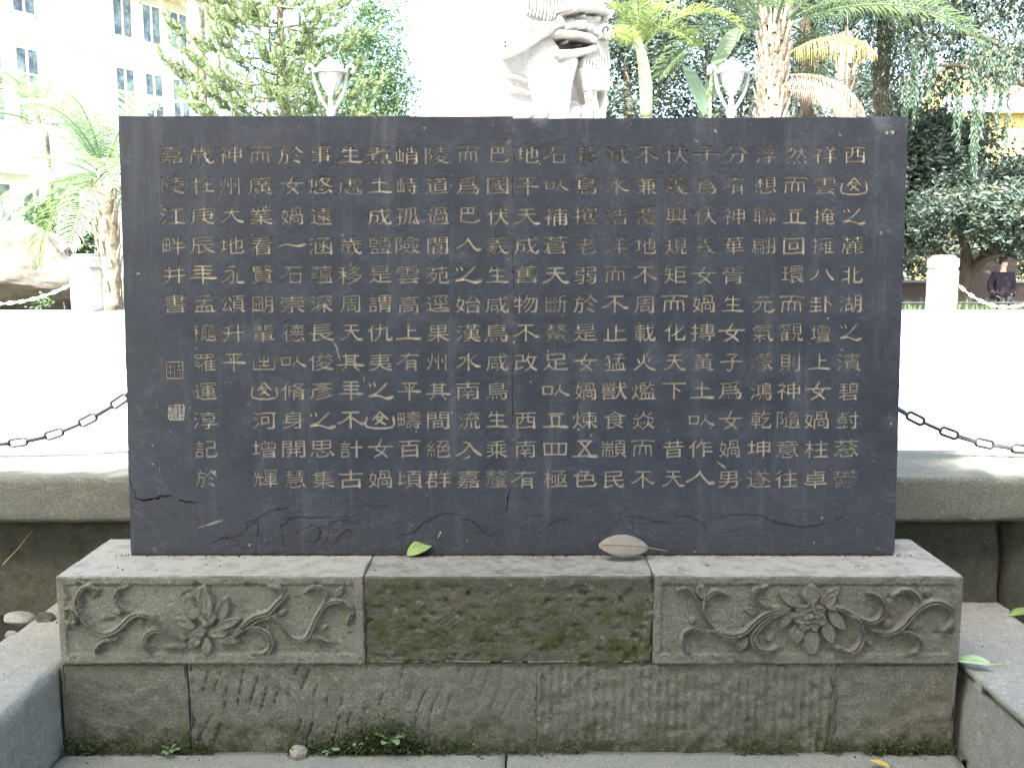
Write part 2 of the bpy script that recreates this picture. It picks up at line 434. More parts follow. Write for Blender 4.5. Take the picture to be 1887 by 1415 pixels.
def block(name, b, res, mat, parent, r=0.012, amp=0.006, sc=14, fn=None, seed=0, chip=0.012, smooth=True):
    V, Q, N = grid_box(*b, res, r)
    V0 = V.copy()
    d = fbm(V, sc, 4, seed) * amp
    edge = (np.abs(N) > 0.25).sum(1) >= 2
    d = d - edge * np.clip(fbm(V, 9, 4, seed + 5) * 2, 0, 1) * chip
    if fn is not None: d = d + fn(V0, N)
    V = V + N * d[:, None]
    return obj(name, npmesh(name, V, [Q], [mat], smooth), parent)

# forecourt paving
pv = empty('forecourt_paving'); tag(pv, kind='structure')
for i, (x0, x1) in enumerate(((-1.397, -0.022), (-0.018, 1.378))):
    yy = 2.80
    for j in range(5):
        d = 0.95
        o = 0.0 if j == 0 else (0.3 if (j + i) % 2 else -0.2)
        xa, xb = (x0, x1 + (o if i == 0 else 0)) if i == 0 else (x0 + o, x1)
        block('paving_slab', (x0, x1, yy - d + 0.004, yy, -0.05, 0.0), 0.03, M['pave'], pv, 0.004, 0.003, 8, seed=i * 7 + j, chip=0.004)
        yy -= d

# raised stone strips on both sides of the forecourt and the soil beyond
KZ = 0.272
for side, (xa, xb) in (('left', (-1.70, -1.40)), ('right', (1.385, 1.80))):
    k = empty('side_kerb'); tag(k, 'pale stone kerb along the %s side of the forecourt and plinth' % side, 'kerb', 'stone kerbs beside the plinth')
    ys = [0.2, 1.55, 3.40]
    for i in range(len(ys) - 1):
        y0, y1 = ys[i], ys[i + 1] - 0.006
        def fn(V, N, side=side, i=i):
            inner = (N[:, 0] > 0.5) if side == 'left' else (N[:, 0] < -0.5)
            outer = (N[:, 0] < -0.5) if side == 'left' else (N[:, 0] > 0.5)
            a = 0.010 if side == 'left' else 0.035
            q = V.copy(); q[:, 2] *= 0.4
            return np.where(inner, fbm(q, 5, 4, 31 + i) * a - a, 0) + np.where(outer, fbm(V, 5, 3, 41) * 0.05, 0)
        block('kerb_stone', (xa, xb, y0, y1, -0.05, KZ), 0.022, M['kerb'], k, 0.014, 0.006, 6, fn, seed=50 + i, chip=0.02)
def terrain(name, x0, x1, y0, y1, z, amp, sc, mat, res=0.08, seed=0, kind='structure'):
    nx, ny = int((x1 - x0) / res), int((y1 - y0) / res)
    X, Y = np.meshgrid(np.linspace(x0, x1, nx + 1), np.linspace(y0, y1, ny + 1), indexing='ij')
    P = np.stack([X, Y, np.full_like(X, z)], -1).reshape(-1, 3)
    P[:, 2] += fbm(P, sc, 4, seed) * amp
    g = np.arange(len(P)).reshape(nx + 1, ny + 1)
    q = np.stack([g[:-1, :-1], g[1:, :-1], g[1:, 1:], g[:-1, 1:]], -1).reshape(-1, 4)
    return tag(obj(name, npmesh(name, P, [q], [mat], True)), kind=kind)
terrain('soil', -4.5, -1.62, 0.0, 3.5, 0.20, 0.05, 4, M['soil'], seed=3)
terrain('soil', 1.72, 4.5, 0.0, 3.5, 0.20, 0.05, 4, M['soil'], seed=4)
terrain('soil', -1.6, 1.6, 3.05, 3.5, 0.15, 0.05, 4, M['soil'], seed=5)

# retaining wall of the plaza: stones + overhanging coping
PZ = 0.760
rw = empty('retaining_wall'); tag(rw, 'dark mossy stone wall carrying the edge of the raised plaza', 'wall')
xs = [-4.6, -3.3, -2.45, -0.9, 0.55, 1.22, 1.83, 2.75, 3.6, 4.6]
for i in range(len(xs) - 1):
    block('wall_stone', (xs[i], xs[i + 1] - 0.006, 3.41 + 0.012 * (i % 2), 3.75, 0.0, 0.60), 0.03, M['wall'], rw, 0.02, 0.016, 6, seed=60 + i, chip=0.02)
cxs = [-6.2, -3.4, -0.8, 0.8, 3.4, 6.2]
for i in range(5):
    block('coping_stone', (cxs[i], cxs[i + 1] - 0.005, 3.30, 3.80, 0.592, PZ), 0.022, M['coping'], rw, 0.012, 0.005, 7, seed=80 + i, chip=0.012)
# plaza floor
pb = MB().box(-13, 13, 3.804, 14.75, -0.05, PZ - 0.004)
tag(obj('plaza_floor', pb.mesh('plaza_floor', M['plaza'])), kind='structure')
bed = MB().box(-30, -1.0, 14.80, 60, -0.05, 0.62)
tag(obj('garden_bed_ground', bed.mesh('garden_bed_ground', M['ground'])), kind='structure')

# ================================================================== TABLET
TILT = math.atan(math.tan(R(3.1)))
TO = Vector((0.0, 3.008, 0.569))
tab = empty('inscribed_tablet', TO, (-TILT, 0, 0))
tag(tab, 'wide dark slate tablet covered with carved columns of old Chinese characters', 'stone tablet')
TM = Matrix.Translation(TO) @ Euler((-TILT, 0, 0)).to_matrix().to_4x4()
TMI = TM.inverted()
Tn = (TM.to_3x3() @ Vector((0, -1, 0))).normalized()
def uv(px, py):
    p = TMI @ on_plane(px, py, TO, Tn)
    return (p.x, p.z)

COLS = ["西山之麓北湖之濱碧尌䓗鬱", "祥雲掩擁八卦壇上女媧柱卓", "然而立回環而觀則神隨意往", "浮想聯翩　元氣濛鴻乾坤遂",
 "分有神華胥生女子爲女媧男", "子爲伏羲女媧摶黃土叺作人", "伏羲興規矩而化天下　昔天", "不兼覆地不周載火爁焱而不", "滅水浩洋而不止猛獸食顓民",
 "鷙鳥攫老弱於是女媧煉五色", "石叺補蒼天斷鰲足叺立四極", "地平天成舊物不改　西南有", "巴國伏羲生咸鳥咸鳥生乘釐", "而爲巴人之始漢水南流入嘉",
 "陵道過閬苑逕果州其間絕群", "峭峙孤險雲高上有平疇百頃", "煮土成鹽是謂仇夷之山女媧", "生處　歲移周天其年不計古", "事悠遠涵蘊深長俊彥之思集",
 "於女媧一石崇德叺脩身開慧", "而廣業看賢朙輩出山河增輝", "神州大地永頌升平", "歲在庚辰年孟龝羅運淳記於", "嘉陵江畔并書"]
TOPX = [1576, 1522, 1468, 1412, 1356, 1302, 1247, 1191, 1136, 1080, 1025, 972, 917, 862, 805, 749, 699, 645, 589, 536, 478, 424, 371, 315]
BOTX = [1559, 1503, 1450, 1399, 1343, 1291, 1240, 1184, 1131, 1078, 1024, 967, 914, 863, 808, 755, 701, 647, 594, 542, 489, 433, 379, 329]
ROWY = [285, 342, 398, 452, 506, 560, 613, 667, 720, 774, 827, 882]

def glyph_loops(ch, cache={}):
    if ch in cache: return cache[ch]
    cu = bpy.data.curves.new('glyph', 'FONT'); cu.body = ch
    o = bpy.data.objects.new('glyph', cu); COL.objects.link(o)
    c = o.to_curve(bpy.context.evaluated_depsgraph_get())
    out = []
    for s in c.splines:
        bp = s.bezier_points; n = len(bp); pts = []
        for i in range(n):
            a, b = bp[i], bp[(i + 1) % n]
            p0, p1, p2, p3 = [np.array(v[:2]) for v in (a.co, a.handle_right, b.co, b.handle_left)]
            p2, p3 = p3, p2
            L = np.linalg.norm(p3 - p0)
            chord = np.linalg.norm(p1 - p0) + np.linalg.norm(p2 - p1) + np.linalg.norm(p3 - p2)
            straight = chord < L * 1.002
            k = max(1, int(L / 0.16)) if straight else max(2, min(5, int(chord / 0.06)))
            for t in np.arange(k) / k:
                pts.append((1 - t) ** 3 * p0 + 3 * (1 - t) ** 2 * t * p1 + 3 * (1 - t) * t * t * p2 + t ** 3 * p3)
        pts = np.array(pts)
        if len(pts) > 2: out.append(pts)
    o.to_curve_clear(); bpy.data.objects.remove(o); bpy.data.curves.remove(cu)
    cache[ch] = out
    return out
def clerical(loops, seed):
    """outline (em units, centred) reshaped towards clerical script: squat, swelling strokes, swept tails"""
    n = sum(len(l) for l in loops)
    w_ = 0.002 if n < 60 else (-0.001 if n < 120 else (-0.005 if n < 190 else -0.007))
    r = random.Random(seed); ph = r.uniform(-0.4, 0.4)
    out = []
    for l in loops:
        p = l.copy()
        e = np.roll(p, -1, 0) - np.roll(p, 1, 0)
        nn = np.stack([e[:, 1], -e[:, 0]], 1); nn /= np.linalg.norm(nn, axis=1)[:, None] + 1e-9
        area = 0.5 * np.sum(p[:, 0] * np.roll(p[:, 1], -1) - np.roll(p[:, 0], -1) * p[:, 1])
        # outward for outer contours (fill on the left or right is read off the sign of the largest loop)
        s_ = glyph_sign(loops)
        tail = np.clip((p[:, 0] - 0.55) / 0.4, 0, 1) * np.clip((0.35 - p[:, 1]) / 0.3, 0, 1)
        # horizontals are thinned by the squash below, so swell vertically a little more
        amt = w_ + 0.022 * tail * (1 if n < 150 else 0.3)
        p = p + nn * s_ * np.stack([amt, amt + 0.008], 1)
        x, y = p[:, 0] - 0.5, p[:, 1] - 0.38
        y = y + 0.035 * np.sin((x + 0.5) * 2 * np.pi + np.pi + ph) * 0.6 + 0.12 * x * x * (y < 0.3)
        x = x * 1.04
        out.append(np.stack([x, y * 0.86], 1))
    return out
def glyph_sign(loops):
    big = max(loops, key=lambda l: abs(np.sum(l[:, 0] * np.roll(l[:, 1], -1) - np.roll(l[:, 0], -1) * l[:, 1])))
    a = np.sum(big[:, 0] * np.roll(big[:, 1], -1) - np.roll(big[:, 0], -1) * big[:, 1])
    return 1 if a > 0 else -1
def ribbon(P, wd, n=6):
    """closed outline of a brush stroke along P, rounded ends (widths per point allowed)"""
    P = np.asarray(P, float); m = len(P)
    wd = np.full(m, wd) if not hasattr(wd, '__len__') else np.asarray(wd, float)
    T = np.gradient(P, axis=0); T /= np.linalg.norm(T, axis=1)[:, None] + 1e-12
    Nn = np.stack([-T[:, 1], T[:, 0]], 1)
    L = P + Nn * wd[:, None] / 2; Rr = P - Nn * wd[:, None] / 2
    e = P[-1] + T[-1] * wd[-1] * 0.4; b = P[0] - T[0] * wd[0] * 0.4
    return np.vstack([L, e[None], Rr[::-1], b[None]])
def smoothline(P, k=5):
    P = np.asarray(P, float)
    if len(P) < 3: k = 2
    Q = np.vstack([2 * P[0] - P[1], P, 2 * P[-1] - P[-2]]); out = []
    for i in range(1, len(Q) - 2):
        for t in np.arange(k) / k:
            a, b, c, d = Q[i - 1], Q[i], Q[i + 1], Q[i + 2]
            out.append(0.5 * ((2 * b) + (-a + c) * t + (2 * a - 5 * b + 4 * c - d) * t * t + (-a + 3 * b - 3 * c + d) * t ** 3))
    out.append(P[-1])
    return np.array(out)
# the mountain sign as carved: an open tray holding a peak over a crossed stroke
MOUNT = [([(-0.46, 0.18), (-0.46, -0.30), (0.44, -0.30), (0.47, 0.18)], 0.06),
         ([(-0.26, 0.02), (-0.10, 0.24), (0.0, 0.36), (0.10, 0.24), (0.28, 0.04)], 0.06), ([(-0.16, 0.14), (0.10, 0.12), (0.0, -0.02), (-0.16, -0.18)], 0.055),
         ([(-0.12, 0.06), (0.02, -0.06), (0.20, -0.20)], 0.06)]

STROKES = {
 '之': [[(-.38, .30), (-.34, .19)], [(-.22, .34), (-.17, .20)], [(.24, .34), (.06, .10), (-.14, -.12), (-.40, -.25)], [(-.40, -.26), (-.08, -.22), (.22, -.33), (.46, -.26), 'f']],
 '不': [[(-.30, .32), (.30, .33)], [(.0, .32), (.0, -.37)], [(-.02, .16), (-.14, .04), (-.30, -.10), (-.47, -.15)], [(.06, .08), (.24, -.07), (.36, -.16), (.49, -.15), 'f']],
 '而': [[(-.47, .32), (.0, .35), (.47, .32)], [(.0, .32), (-.05, .14)], [(-.36, -.33), (-.33, .12), 'b'], [(-.33, .12), (.31, .12), 'b'], [(.31, .12), (.34, -.30), 'b'], [(-.11, .10), (-.13, -.26)], [(.11, .10), (.12, -.26)]],
 '天': [[(-.28, .30), (.27, .31)], [(-.32, .08), (.32, .09)], [(.0, .30), (-.05, .02), (-.22, -.22), (-.45, -.33)], [(.02, .04), (.14, -.14), (.28, -.30), (.48, -.30), 'f']],
 '女': [[(.04, .40), (-.08, .14), (-.18, -.03), (.02, -.14), (.26, -.37)], [(-.48, .07), (.48, .10)], [(.20, .08), (.08, -.16), (-.24, -.38)]],
 '人': [[(.02, .34), (-.15, .08), (-.46, -.14)], [(.0, .26), (.14, .02), (.30, -.18), (.49, -.17), 'f']],
 '年': [[(-.30, .37), (.28, .37)], [(-.34, .20), (.32, .20)], [(-.28, .04), (.28, .04)], [(-.47, -.15), (.0, -.13), (.48, -.14), 'f'], [(.0, .36), (.0, -.40)]],
 '平': [[(-.32, .34), (.32, .35)], [(-.18, .24), (-.10, .10)], [(.22, .24), (.10, .10)], [(-.47, -.03), (.0, .0), (.47, -.02), 'f'], [(.0, .34), (.0, -.40)]],
 '生': [[(-.20, .36), (-.32, .12)], [(-.28, .20), (.30, .20)], [(-.26, -.04), (.28, -.04)], [(-.46, -.31), (.0, -.28), (.46, -.30), 'f'], [(.0, .38), (.0, -.30)]],
 '水': [[(.0, .40), (.0, -.38)], [(-.38, .17), (-.12, .19), (-.20, -.04), (-.46, -.24)], [(.30, .27), (.08, .06), (.26, -.14), (.49, -.20), 'f']],
 '土': [[(-.28, .12), (.28, .13)], [(.0, .38), (.0, -.28)], [(-.45, -.30), (.0, -.27), (.46, -.28), 'f']],
 '石': [[(-.26, .31), (.36, .33)], [(-.10, .31), (-.24, .0), (-.48, -.16)], [(-.10, .04), (.32, .04), 'b'], [(.32, .04), (.30, -.32), 'b'], [(.30, -.32), (-.09, -.32), 'b'], [(-.09, -.32), (-.10, .04), 'b']],
 '一': [[(-.47, -.04), (-.2, .03), (.2, -.02), (.47, .04), 'f']],
 '立': [[(-.26, .28), (.30, .29)], [(-.15, .20), (-.12, -.24)], [(.15, .20), (.12, -.24)], [(-.15, .19), (.15, .19)], [(-.45, -.29), (.0, -.26), (.46, -.28), 'f']],
 '叺': [[(-.44, .18), (-.10, .18), 'b'], [(-.10, .18), (-.13, -.14), 'b'], [(-.13, -.14), (-.42, -.14), 'b'], [(-.42, -.14), (-.44, .18), 'b'], [(.16, .28), (.14, .06), (-.02, -.20)], [(.14, .08), (.26, -.08), (.49, -.20), 'f']],
 '有': [[(-.30, .26), (.38, .28)], [(.04, .38), (-.12, .14), (-.46, -.14)], [(-.06, .04), (.26, .04), 'b'], [(.26, .04), (.27, -.38), 'b'], [(-.06, .04), (-.08, -.36)], [(-.05, -.10), (.25, -.10)], [(-.05, -.23), (.25, -.23)]],
 '大': [[(-.30, .14), (.30, .19)], [(.02, .38), (-.06, .06), (-.42, -.28)], [(.02, .10), (.18, -.16), (.48, -.27), 'f']],
 '子': [[(-.20, .34), (.22, .35), (.02, .18)], [(.02, .20), (.03, -.20), (-.08, -.36), (-.20, -.33)], [(-.48, .02), (.0, .05), (.48, .05)]],
 '巴': [[(-.24, .34), (.22, .34), 'b'], [(.22, .34), (.20, .10), 'b'], [(.20, .10), (-.24, .10), 'b'], [(.0, .34), (.0, .10)], [(-.24, .34), (-.27, -.26), 'b'], [(-.27, -.26), (.10, -.30), (.30, -.28), (.46, -.14), 'f']],
 '上': [[(.0, .38), (.0, -.26)], [(.0, .08), (.28, .09)], [(-.46, -.29), (.0, -.25), (.47, -.27), 'f']],
 '入': [[(-.20, .32), (.02, .26), (.20, -.02), (.48, -.27), 'f'], [(.04, .20), (-.14, -.06), (-.46, -.29)]],
 '八': [[(-.14, .20), (-.24, -.06), (-.46, -.22)], [(.14, .26), (.26, .0), (.44, -.22), 'f']],
 '火': [[(-.26, .16), (-.18, -.02)], [(.26, .22), (.18, .04)], [(.0, .38), (-.04, .02), (-.38, -.34)], [(.0, .04), (.18, -.20), (.46, -.33), 'f']],
 '元': [[(-.22, .32), (.26, .33)], [(-.38, .10), (.38, .11)], [(-.10, .10), (-.16, -.14), (-.44, -.34)], [(.10, .10), (.08, -.26), (.28, -.33), (.48, -.20), 'f']],
 '下': [[(-.47, .29), (.47, .31)], [(.0, .29), (.0, -.38)], [(.04, .08), (.24, -.04)]],
 '在': [[(-.44, .15), (-.08, .18)], [(-.25, .38), (-.25, -.38)], [(-.26, .0), (-.46, -.14)], [(.18, .26), (.18, -.22)], [(.02, .06), (.36, .07)], [(-.06, -.24), (.20, -.22), (.47, -.22), 'f']],
 '五': [[(-.26, .34), (.26, .34)], [(-.18, .33), (.02, .04), (.20, -.28)], [(.20, .33), (-.02, .02), (-.22, -.28)], [(-.47, -.34), (.0, -.31), (.47, -.33), 'f']],
 '出': [[(-.44, .18), (-.42, -.30), 'b'], [(-.42, -.30), (.42, -.30), 'b'], [(.42, -.30), (.45, .18), 'b'], [(.0, .36), (.0, -.16)], [(-.20, .22), (-.18, .04), 'b'], [(-.18, .04), (.18, .04), 'b'], [(.18, .04), (.20, .22), 'b'], [(-.20, -.15), (.22, -.15)]],
 '四': [[(-.40, .22), (.40, .22), 'b'], [(.40, .22), (.37, -.26), 'b'], [(.37, -.26), (-.37, -.26), 'b'], [(-.37, -.26), (-.40, .22), 'b'], [(-.13, .22), (-.12, -.26)], [(.13, .22), (.12, -.26)]],
 '其': [[(-.28, .28), (.30, .29)], [(-.16, .38), (-.16, -.10)], [(.16, .38), (.16, -.10)], [(-.15, .15), (.15, .15)], [(-.15, .02), (.15, .02)], [(-.47, -.12), (.0, -.10), (.48, -.12), 'f'], [(-.14, -.18), (-.30, -.36)], [(.14, -.18), (.30, -.36)]],
 '州': [[(-.26, .36), (-.28, .0), (-.44, -.34)], [(.0, .34), (.0, -.34)], [(.30, .36), (.30, -.36)], [(-.42, .16), (-.38, -.02)], [(-.14, .16), (-.10, -.02)], [(.14, .16), (.18, -.02)]],
 '永': [[(-.14, .36), (.10, .36)], [(-.28, .16), (.02, .17), (.02, -.30), (-.10, -.34)], [(-.06, .0), (-.24, -.22), (-.46, -.34)], [(.20, .14), (.20, -.30), (.46, -.30), 'f']],
}
for _p, _t in MOUNT: pass
def stroke_sign(ch, w_=0.088):
    out = []
    if len(STROKES[ch]) > 5: w_ *= 0.84
    for st in STROKES[ch]:
        fl = st[-1] if isinstance(st[-1], str) else ''
        P = [np.array(p, float) for p in st if not isinstance(p, str)]
        P = np.array(P)
        if len(P) > 2: P = smoothline(P, 4)
        elif fl == 'b':
            d = (P[1] - P[0]) / np.linalg.norm(P[1] - P[0]); P = np.array([P[0] - d * .01, (P[0] + P[1]) / 2, P[1] + d * .01])
        else:
            P = np.array([P[0], P[0] * .5 + P[1] * .5 + np.array([0, 0.008]), P[1]])
        t = np.linspace(0, 1, len(P))
        wd = w_ * (0.92 + 0.10 * np.cos(t * 2 * np.pi))
        if fl == 'f': wd = w_ * (0.88 + 0.75 * np.clip((t - 0.55) / 0.3, 0, 1) * np.clip((1.05 - t) / 0.2, 0.3, 1))
        out.append((P, wd))
    return out

def inside_evenodd(C, loops):
    r = np.zeros(len(C), bool)
    for l in loops:
        x0, y0 = l[:, 0], l[:, 1]; x1, y1 = np.roll(x0, -1), np.roll(y0, -1)
        for a, b, c, d in zip(x0, y0, x1, y1):
            if b == d: continue
            k = ((b > C[:, 1]) != (d > C[:, 1])) & (C[:, 0] < (c - a) * (C[:, 1] - b) / (d - b) + a)
            r ^= k
    return r
def cut_inside(C, item):
    if item['union']:
        r = np.zeros(len(C), bool)
        for l in item['loops']: r |= inside_evenodd(C, [l])
        return r
    return inside_evenodd(C, item['loops'])
CUTS = []          # every recess of the front face
def add_cut(loops, kind, depth, union):
    A = np.vstack(loops)
    CUTS.append(dict(loops=[np.asarray(l, float) for l in loops], kind=kind, depth=depth, union=union, lo=A.min(0), hi=A.max(0)))
DENSE = 0
for ci, text in enumerate(COLS):
    for ri, ch in enumerate(text):
        if ch == '　': continue
        px = TOPX[ci] + (BOTX[ci] - TOPX[ci]) * (ROWY[ri] - 285) / (882 - 285)
        py = ROWY[ri] + rnd.uniform(-1, 1)
        u, v = uv(px + rnd.uniform(-1, 1), py)
        u2, v2 = uv(px + 10, py - 10)
        sx, sy = (u2 - u) / 10, (v2 - v) / 10
        w_ = 45 if ch not in '一人入之八' else 48
        h_ = 42 if ch != '一' else 60
        if ch == '山':
            loops = [ribbon(smoothline(p, 3) * np.array([w_ * sx * 1.06, h_ * sy * 1.0]) + np.array([u, v]), t * 1.45 * w_ * sx) for p, t in MOUNT]
            add_cut(loops, 'char', 0.0034, True)
        elif ch in STROKES:
            loops = [ribbon(p * np.array([w_ * sx * 1.06, h_ * sy * 1.0]) + np.array([u, v]), t * w_ * sx) for p, t in stroke_sign(ch)]
            add_cut(loops, 'char', 0.0034, True)
        else:
            L = clerical(glyph_loops(ch), ci * 20 + ri)
            L = [l * np.array([w_ * sx, h_ * sy]) + np.array([u, v]) for l in L]
            add_cut(L, 'char', 0.0034, False)
# two seals: frames with maze-like strokes
def P2(pts): return np.array([uv(*p) for p in pts])
PXM = uv(944, 600)[0] - uv(943, 600)[0]
def sealpx(cx_, cy_, ex, ey): return [(cx_ - ex, cy_ - ey), (cx_ + ex, cy_ - ey), (cx_ + ex, cy_ + ey), (cx_ - ex, cy_ + ey)]
q = sealpx(321, 682, 15, 15)
S1 = [ribbon(P2([q[i], q[(i + 1) % 4]]), 3 * PXM) for i in range(4)]
for a in ([(313, 670), (313, 692)], [(309, 676), (318, 676)], [(309, 686), (317, 686)], [(321, 671), (321, 694)], [(325, 674), (333, 674)], [(329, 670), (329, 681)], [(325, 682), (333, 682)], [(326, 686), (326, 694)], [(331, 686), (331, 694)]):
    S1.append(ribbon(P2(a), 2.4 * PXM))
add_cut(S1, 'seal', 0.0035, True)
sq = P2([(309, 745), (325, 743), (338, 744), (341, 750), (340, 770), (338, 775), (313, 775), (308, 770)])
add_cut([sq], 'seal', 0.003, True)
SEAL_MAZE = [([(314, 750), (322, 750)]), ([(318, 748), (318, 757)]), ([(313, 760), (322, 760)]), ([(314, 764), (314, 771)]), ([(320, 763), (320, 771)]), ([(327, 748), (327, 771)]), ([(331, 750), (337, 750)]), ([(334, 748), (334, 760)]), ([(331, 762), (337, 762)]), ([(331, 768), (337, 768)])]
# cracks, scratches, wave carving at the foot
def line_cut(pts, wpx, kind='crack', depth=0.006, jag=0.0, k=4, seed=1):
    r = random.Random(seed)
    P = smoothline(P2(pts), k)
    P = P + np.array([[r.gauss(0, jag) * PXM, r.gauss(0, jag) * PXM] for _ in P])
    n = len(P); t = np.linspace(0, 1, n)
    wd = wpx * PXM * (0.35 + 0.65 * np.sin(np.pi * np.clip(t, 0.04, 0.96))) * np.array([r.uniform(0.6, 1.3) for _ in P])
    add_cut([ribbon(P, wd)], kind, depth, True)
line_cut([(247, 916), (262, 922), (275, 920), (292, 916), (310, 914), (318, 912)], 4.5, 'crack', 0.006, 1.2, 5, 3)
line_cut([(329, 921), (345, 925), (362, 927)], 4, 'crack', 0.005, 1.2, 5, 4)
line_cut([(238, 880), (247, 905), (250, 912)], 2, 'crack', 0.006, 0.5, 3, 5)
line_cut([(942, 896), (936, 920), (934, 944)], 2.6, 'crack', 0.008, 0.6, 4, 6)
line_cut([(945, 256), (947, 300), (944, 345), (946, 372)], 1.2, 'crack', 0.004, 0.5, 5, 7)
line_cut([(948, 430), (945, 480), (948, 530), (946, 560)], 1.2, 'crack', 0.004, 0.5, 5, 8)
line_cut([(947, 640), (944, 700), (946, 760), (941, 800)], 1.3, 'crack', 0.004, 0.7, 5, 9)
line_cut([(365, 972), (385, 966), (405, 960), (412, 957)], 4.2, 'chip', 0.002, 0.3, 3, 10)
line_cut([(612, 628), (620, 640), (627, 668)], 3.4, 'chip', 0.002, 0.4, 3, 11)
line_cut([(669, 690), (671, 705)], 2.6, 'chip', 0.002, 0.2, 3, 12)
line_cut([(292, 853), (293, 864), (292, 877)], 3.2, 'chip', 0.002, 0.1, 3, 13)
line_cut([(1322, 851), (1332, 858), (1338, 864)], 5.0, 'chip', 0.002, 0.3, 3, 14)
line_cut([(850, 846), (862, 842), (867, 836)], 4.0, 'chip', 0.002, 0.3, 3, 15)
for i, (x, y, r_) in enumerate([(947, 631, 3), (349, 751, 2.4), (281, 821, 2.2), (460, 1004, 3.2), (908, 230, 2.6), (1281, 258, 2.4), (1285, 260, 2), (1635, 244, 4), (1645, 243, 5), (1066, 791, 2.6), (1090, 802, 2.8), (782, 236, 2), (831, 324, 1.6), (700, 322, 1.6), (1192, 653, 2.6), (315, 796, 1.8), (1450, 910, 1.5), (520, 1010, 1.6), (1500, 1000, 2), (610, 985, 1.8)]):
    a = np.linspace(0, 2 * np.pi, 9)[:-1]; c = np.array(uv(x, y))
    add_cut([c + np.stack([np.cos(a), np.sin(a)], 1) * r_ * PXM * rng.uniform(0.7, 1.2, (8, 1))], 'chip', 0.0015, True)
WAVES = [([(440, 985), (470, 960), (500, 940), (530, 938)], 1.6), ([(525, 1010), (520, 975), (540, 955), (590, 953), (640, 953)], 2.0), ([(545, 985), (570, 968), (590, 976), (585, 995), (560, 1000)], 2.0),
 ([(455, 975), (458, 962), (470, 960), (476, 975), (470, 995)], 1.8), ([(600, 975), (612, 962), (640, 958), (660, 970)], 1.6), ([(615, 1003), (640, 975), (655, 990)], 1.6),
 ([(755, 985), (785, 962), (815, 948), (850, 950)], 2.0), ([(845, 955), (870, 960), (900, 985), (930, 975)], 1.4), ([(975, 950), (1005, 948)], 1.4), ([(1005, 975), (1025, 960), (1045, 958), (1062, 975)], 1.8),
 ([(1120, 975), (1145, 955), (1180, 952), (1205, 960)], 1.4), ([(1240, 950), (1265, 950), (1290, 962), (1305, 978)], 1.8), ([(1320, 955), (1360, 948), (1400, 950), (1430, 962), (1480, 972), (1520, 965), (1555, 953)], 2.0),
 ([(1180, 965), (1220, 962), (1245, 966)], 1.3), ([(590, 918), (605, 916), (612, 925)], 1.3), ([(380, 1005), (420, 990), (450, 985)], 1.6), ([(660, 925), (690, 932), (720, 930)], 1.0)]
for i, (p, wv) in enumerate(WAVES): line_cut(p, wv * 1.6, 'wave', 0.0022, 1.3, 6, 30 + i)

# outline of the face
def jag_line(a, b, n, amp, seed, step=None):
    t = np.linspace(0, 1, n, endpoint=False)[:, None]
    P = np.array(a) * (1 - t) + np.array(b) * t
    d = np.array(b) - np.array(a); nn = np.array([-d[1], d[0]]) / np.linalg.norm(d)
    q3 = np.concatenate([P * 1.0, np.zeros((n, 1))], 1)
    k = fbm(q3, 9, 4, seed) * amp; k[0] = 0
    return P + nn * k[:, None]
c0, c1, c2, c3 = uv(241, 1024), uv(1649, 1020), uv(1674, 215), uv(217, 213.5)
cm1, cm2 = uv(944, 214), uv(946, 218)
outer = np.vstack([jag_line(c0, c1, 90, 0.002, 1), jag_line(c1, c2, 50, 0.002, 2), jag_line(c2, cm2, 50, 0.002, 3), jag_line(cm2, cm1, 1, 0, 3), jag_line(cm1, c3, 50, 0.002, 4),
                   jag_line(c3, c0, 60, 0.004, 5)])
def cdt_tri(loops):
    vs, es = [], []
    for l in loops:
        b = len(vs); n = len(l)
        vs += [Vector((float(x), float(y))) for x, y in l]; es += [(b + i, b + (i + 1) % n) for i in range(n)]
    r = delaunay_2d_cdt(vs, es, [], 0, 1e-7)
    return np.array([tuple(v) for v in r[0]]), np.array([tuple(f) for f in r[2]], int)
oc_ = outer.mean(0); outer_full = outer.copy(); outer = oc_ + (outer - oc_) * np.array([0.9984, 0.9978])
V2, T2 = cdt_tri([outer] + [l for c in CUTS for l in c['loops']])
Cn = V2[T2].mean(1)
keep = inside_evenodd(Cn, [outer])
owner = np.full(len(T2), -1)
for i, c in enumerate(CUTS):
    k = np.where(np.all((Cn >= c['lo']) & (Cn <= c['hi']), 1))[0]
    if len(k) == 0: continue
    ins = cut_inside(Cn[k], c)
    owner[k[ins]] = i
face = T2[keep & (owner < 0)]
# walls of every recess and the sides of the tablet
e = np.concatenate([face[:, [0, 1]], face[:, [1, 2]], face[:, [2, 0]]])
key = np.sort(e, 1); kk = key[:, 0].astype(np.int64) * (len(V2) + 1) + key[:, 1]
un, inv, cnt = np.unique(kk, return_inverse=True, return_counts=True)
be = e[cnt[inv] == 1]
onout = set()
bv = np.unique(be)
dep = np.full(len(V2), 0.006)
mx = outer.max(0); mn_ = outer.min(0)
from_out = np.zeros(len(V2), bool)
from_out[bv] = np.linalg.norm(V2[bv][:, None, :] - outer[None], axis=2).min(1) < 2e-5
dep[from_out] = 0.006
V3 = np.stack([V2[:, 0], np.zeros(len(V2)), V2[:, 1]], 1)
B3 = V3.copy(); B3[:, 1] = dep
for ax, kf in ((0, 0.9984), (2, 0.9978)):
    cc = oc_[0] if ax == 0 else oc_[1]
    B3[from_out, ax] = cc + (B3[from_out, ax] - cc) / kf
G3 = B3.copy(); G3[:, 1] = np.where(from_out, 0.13, dep)
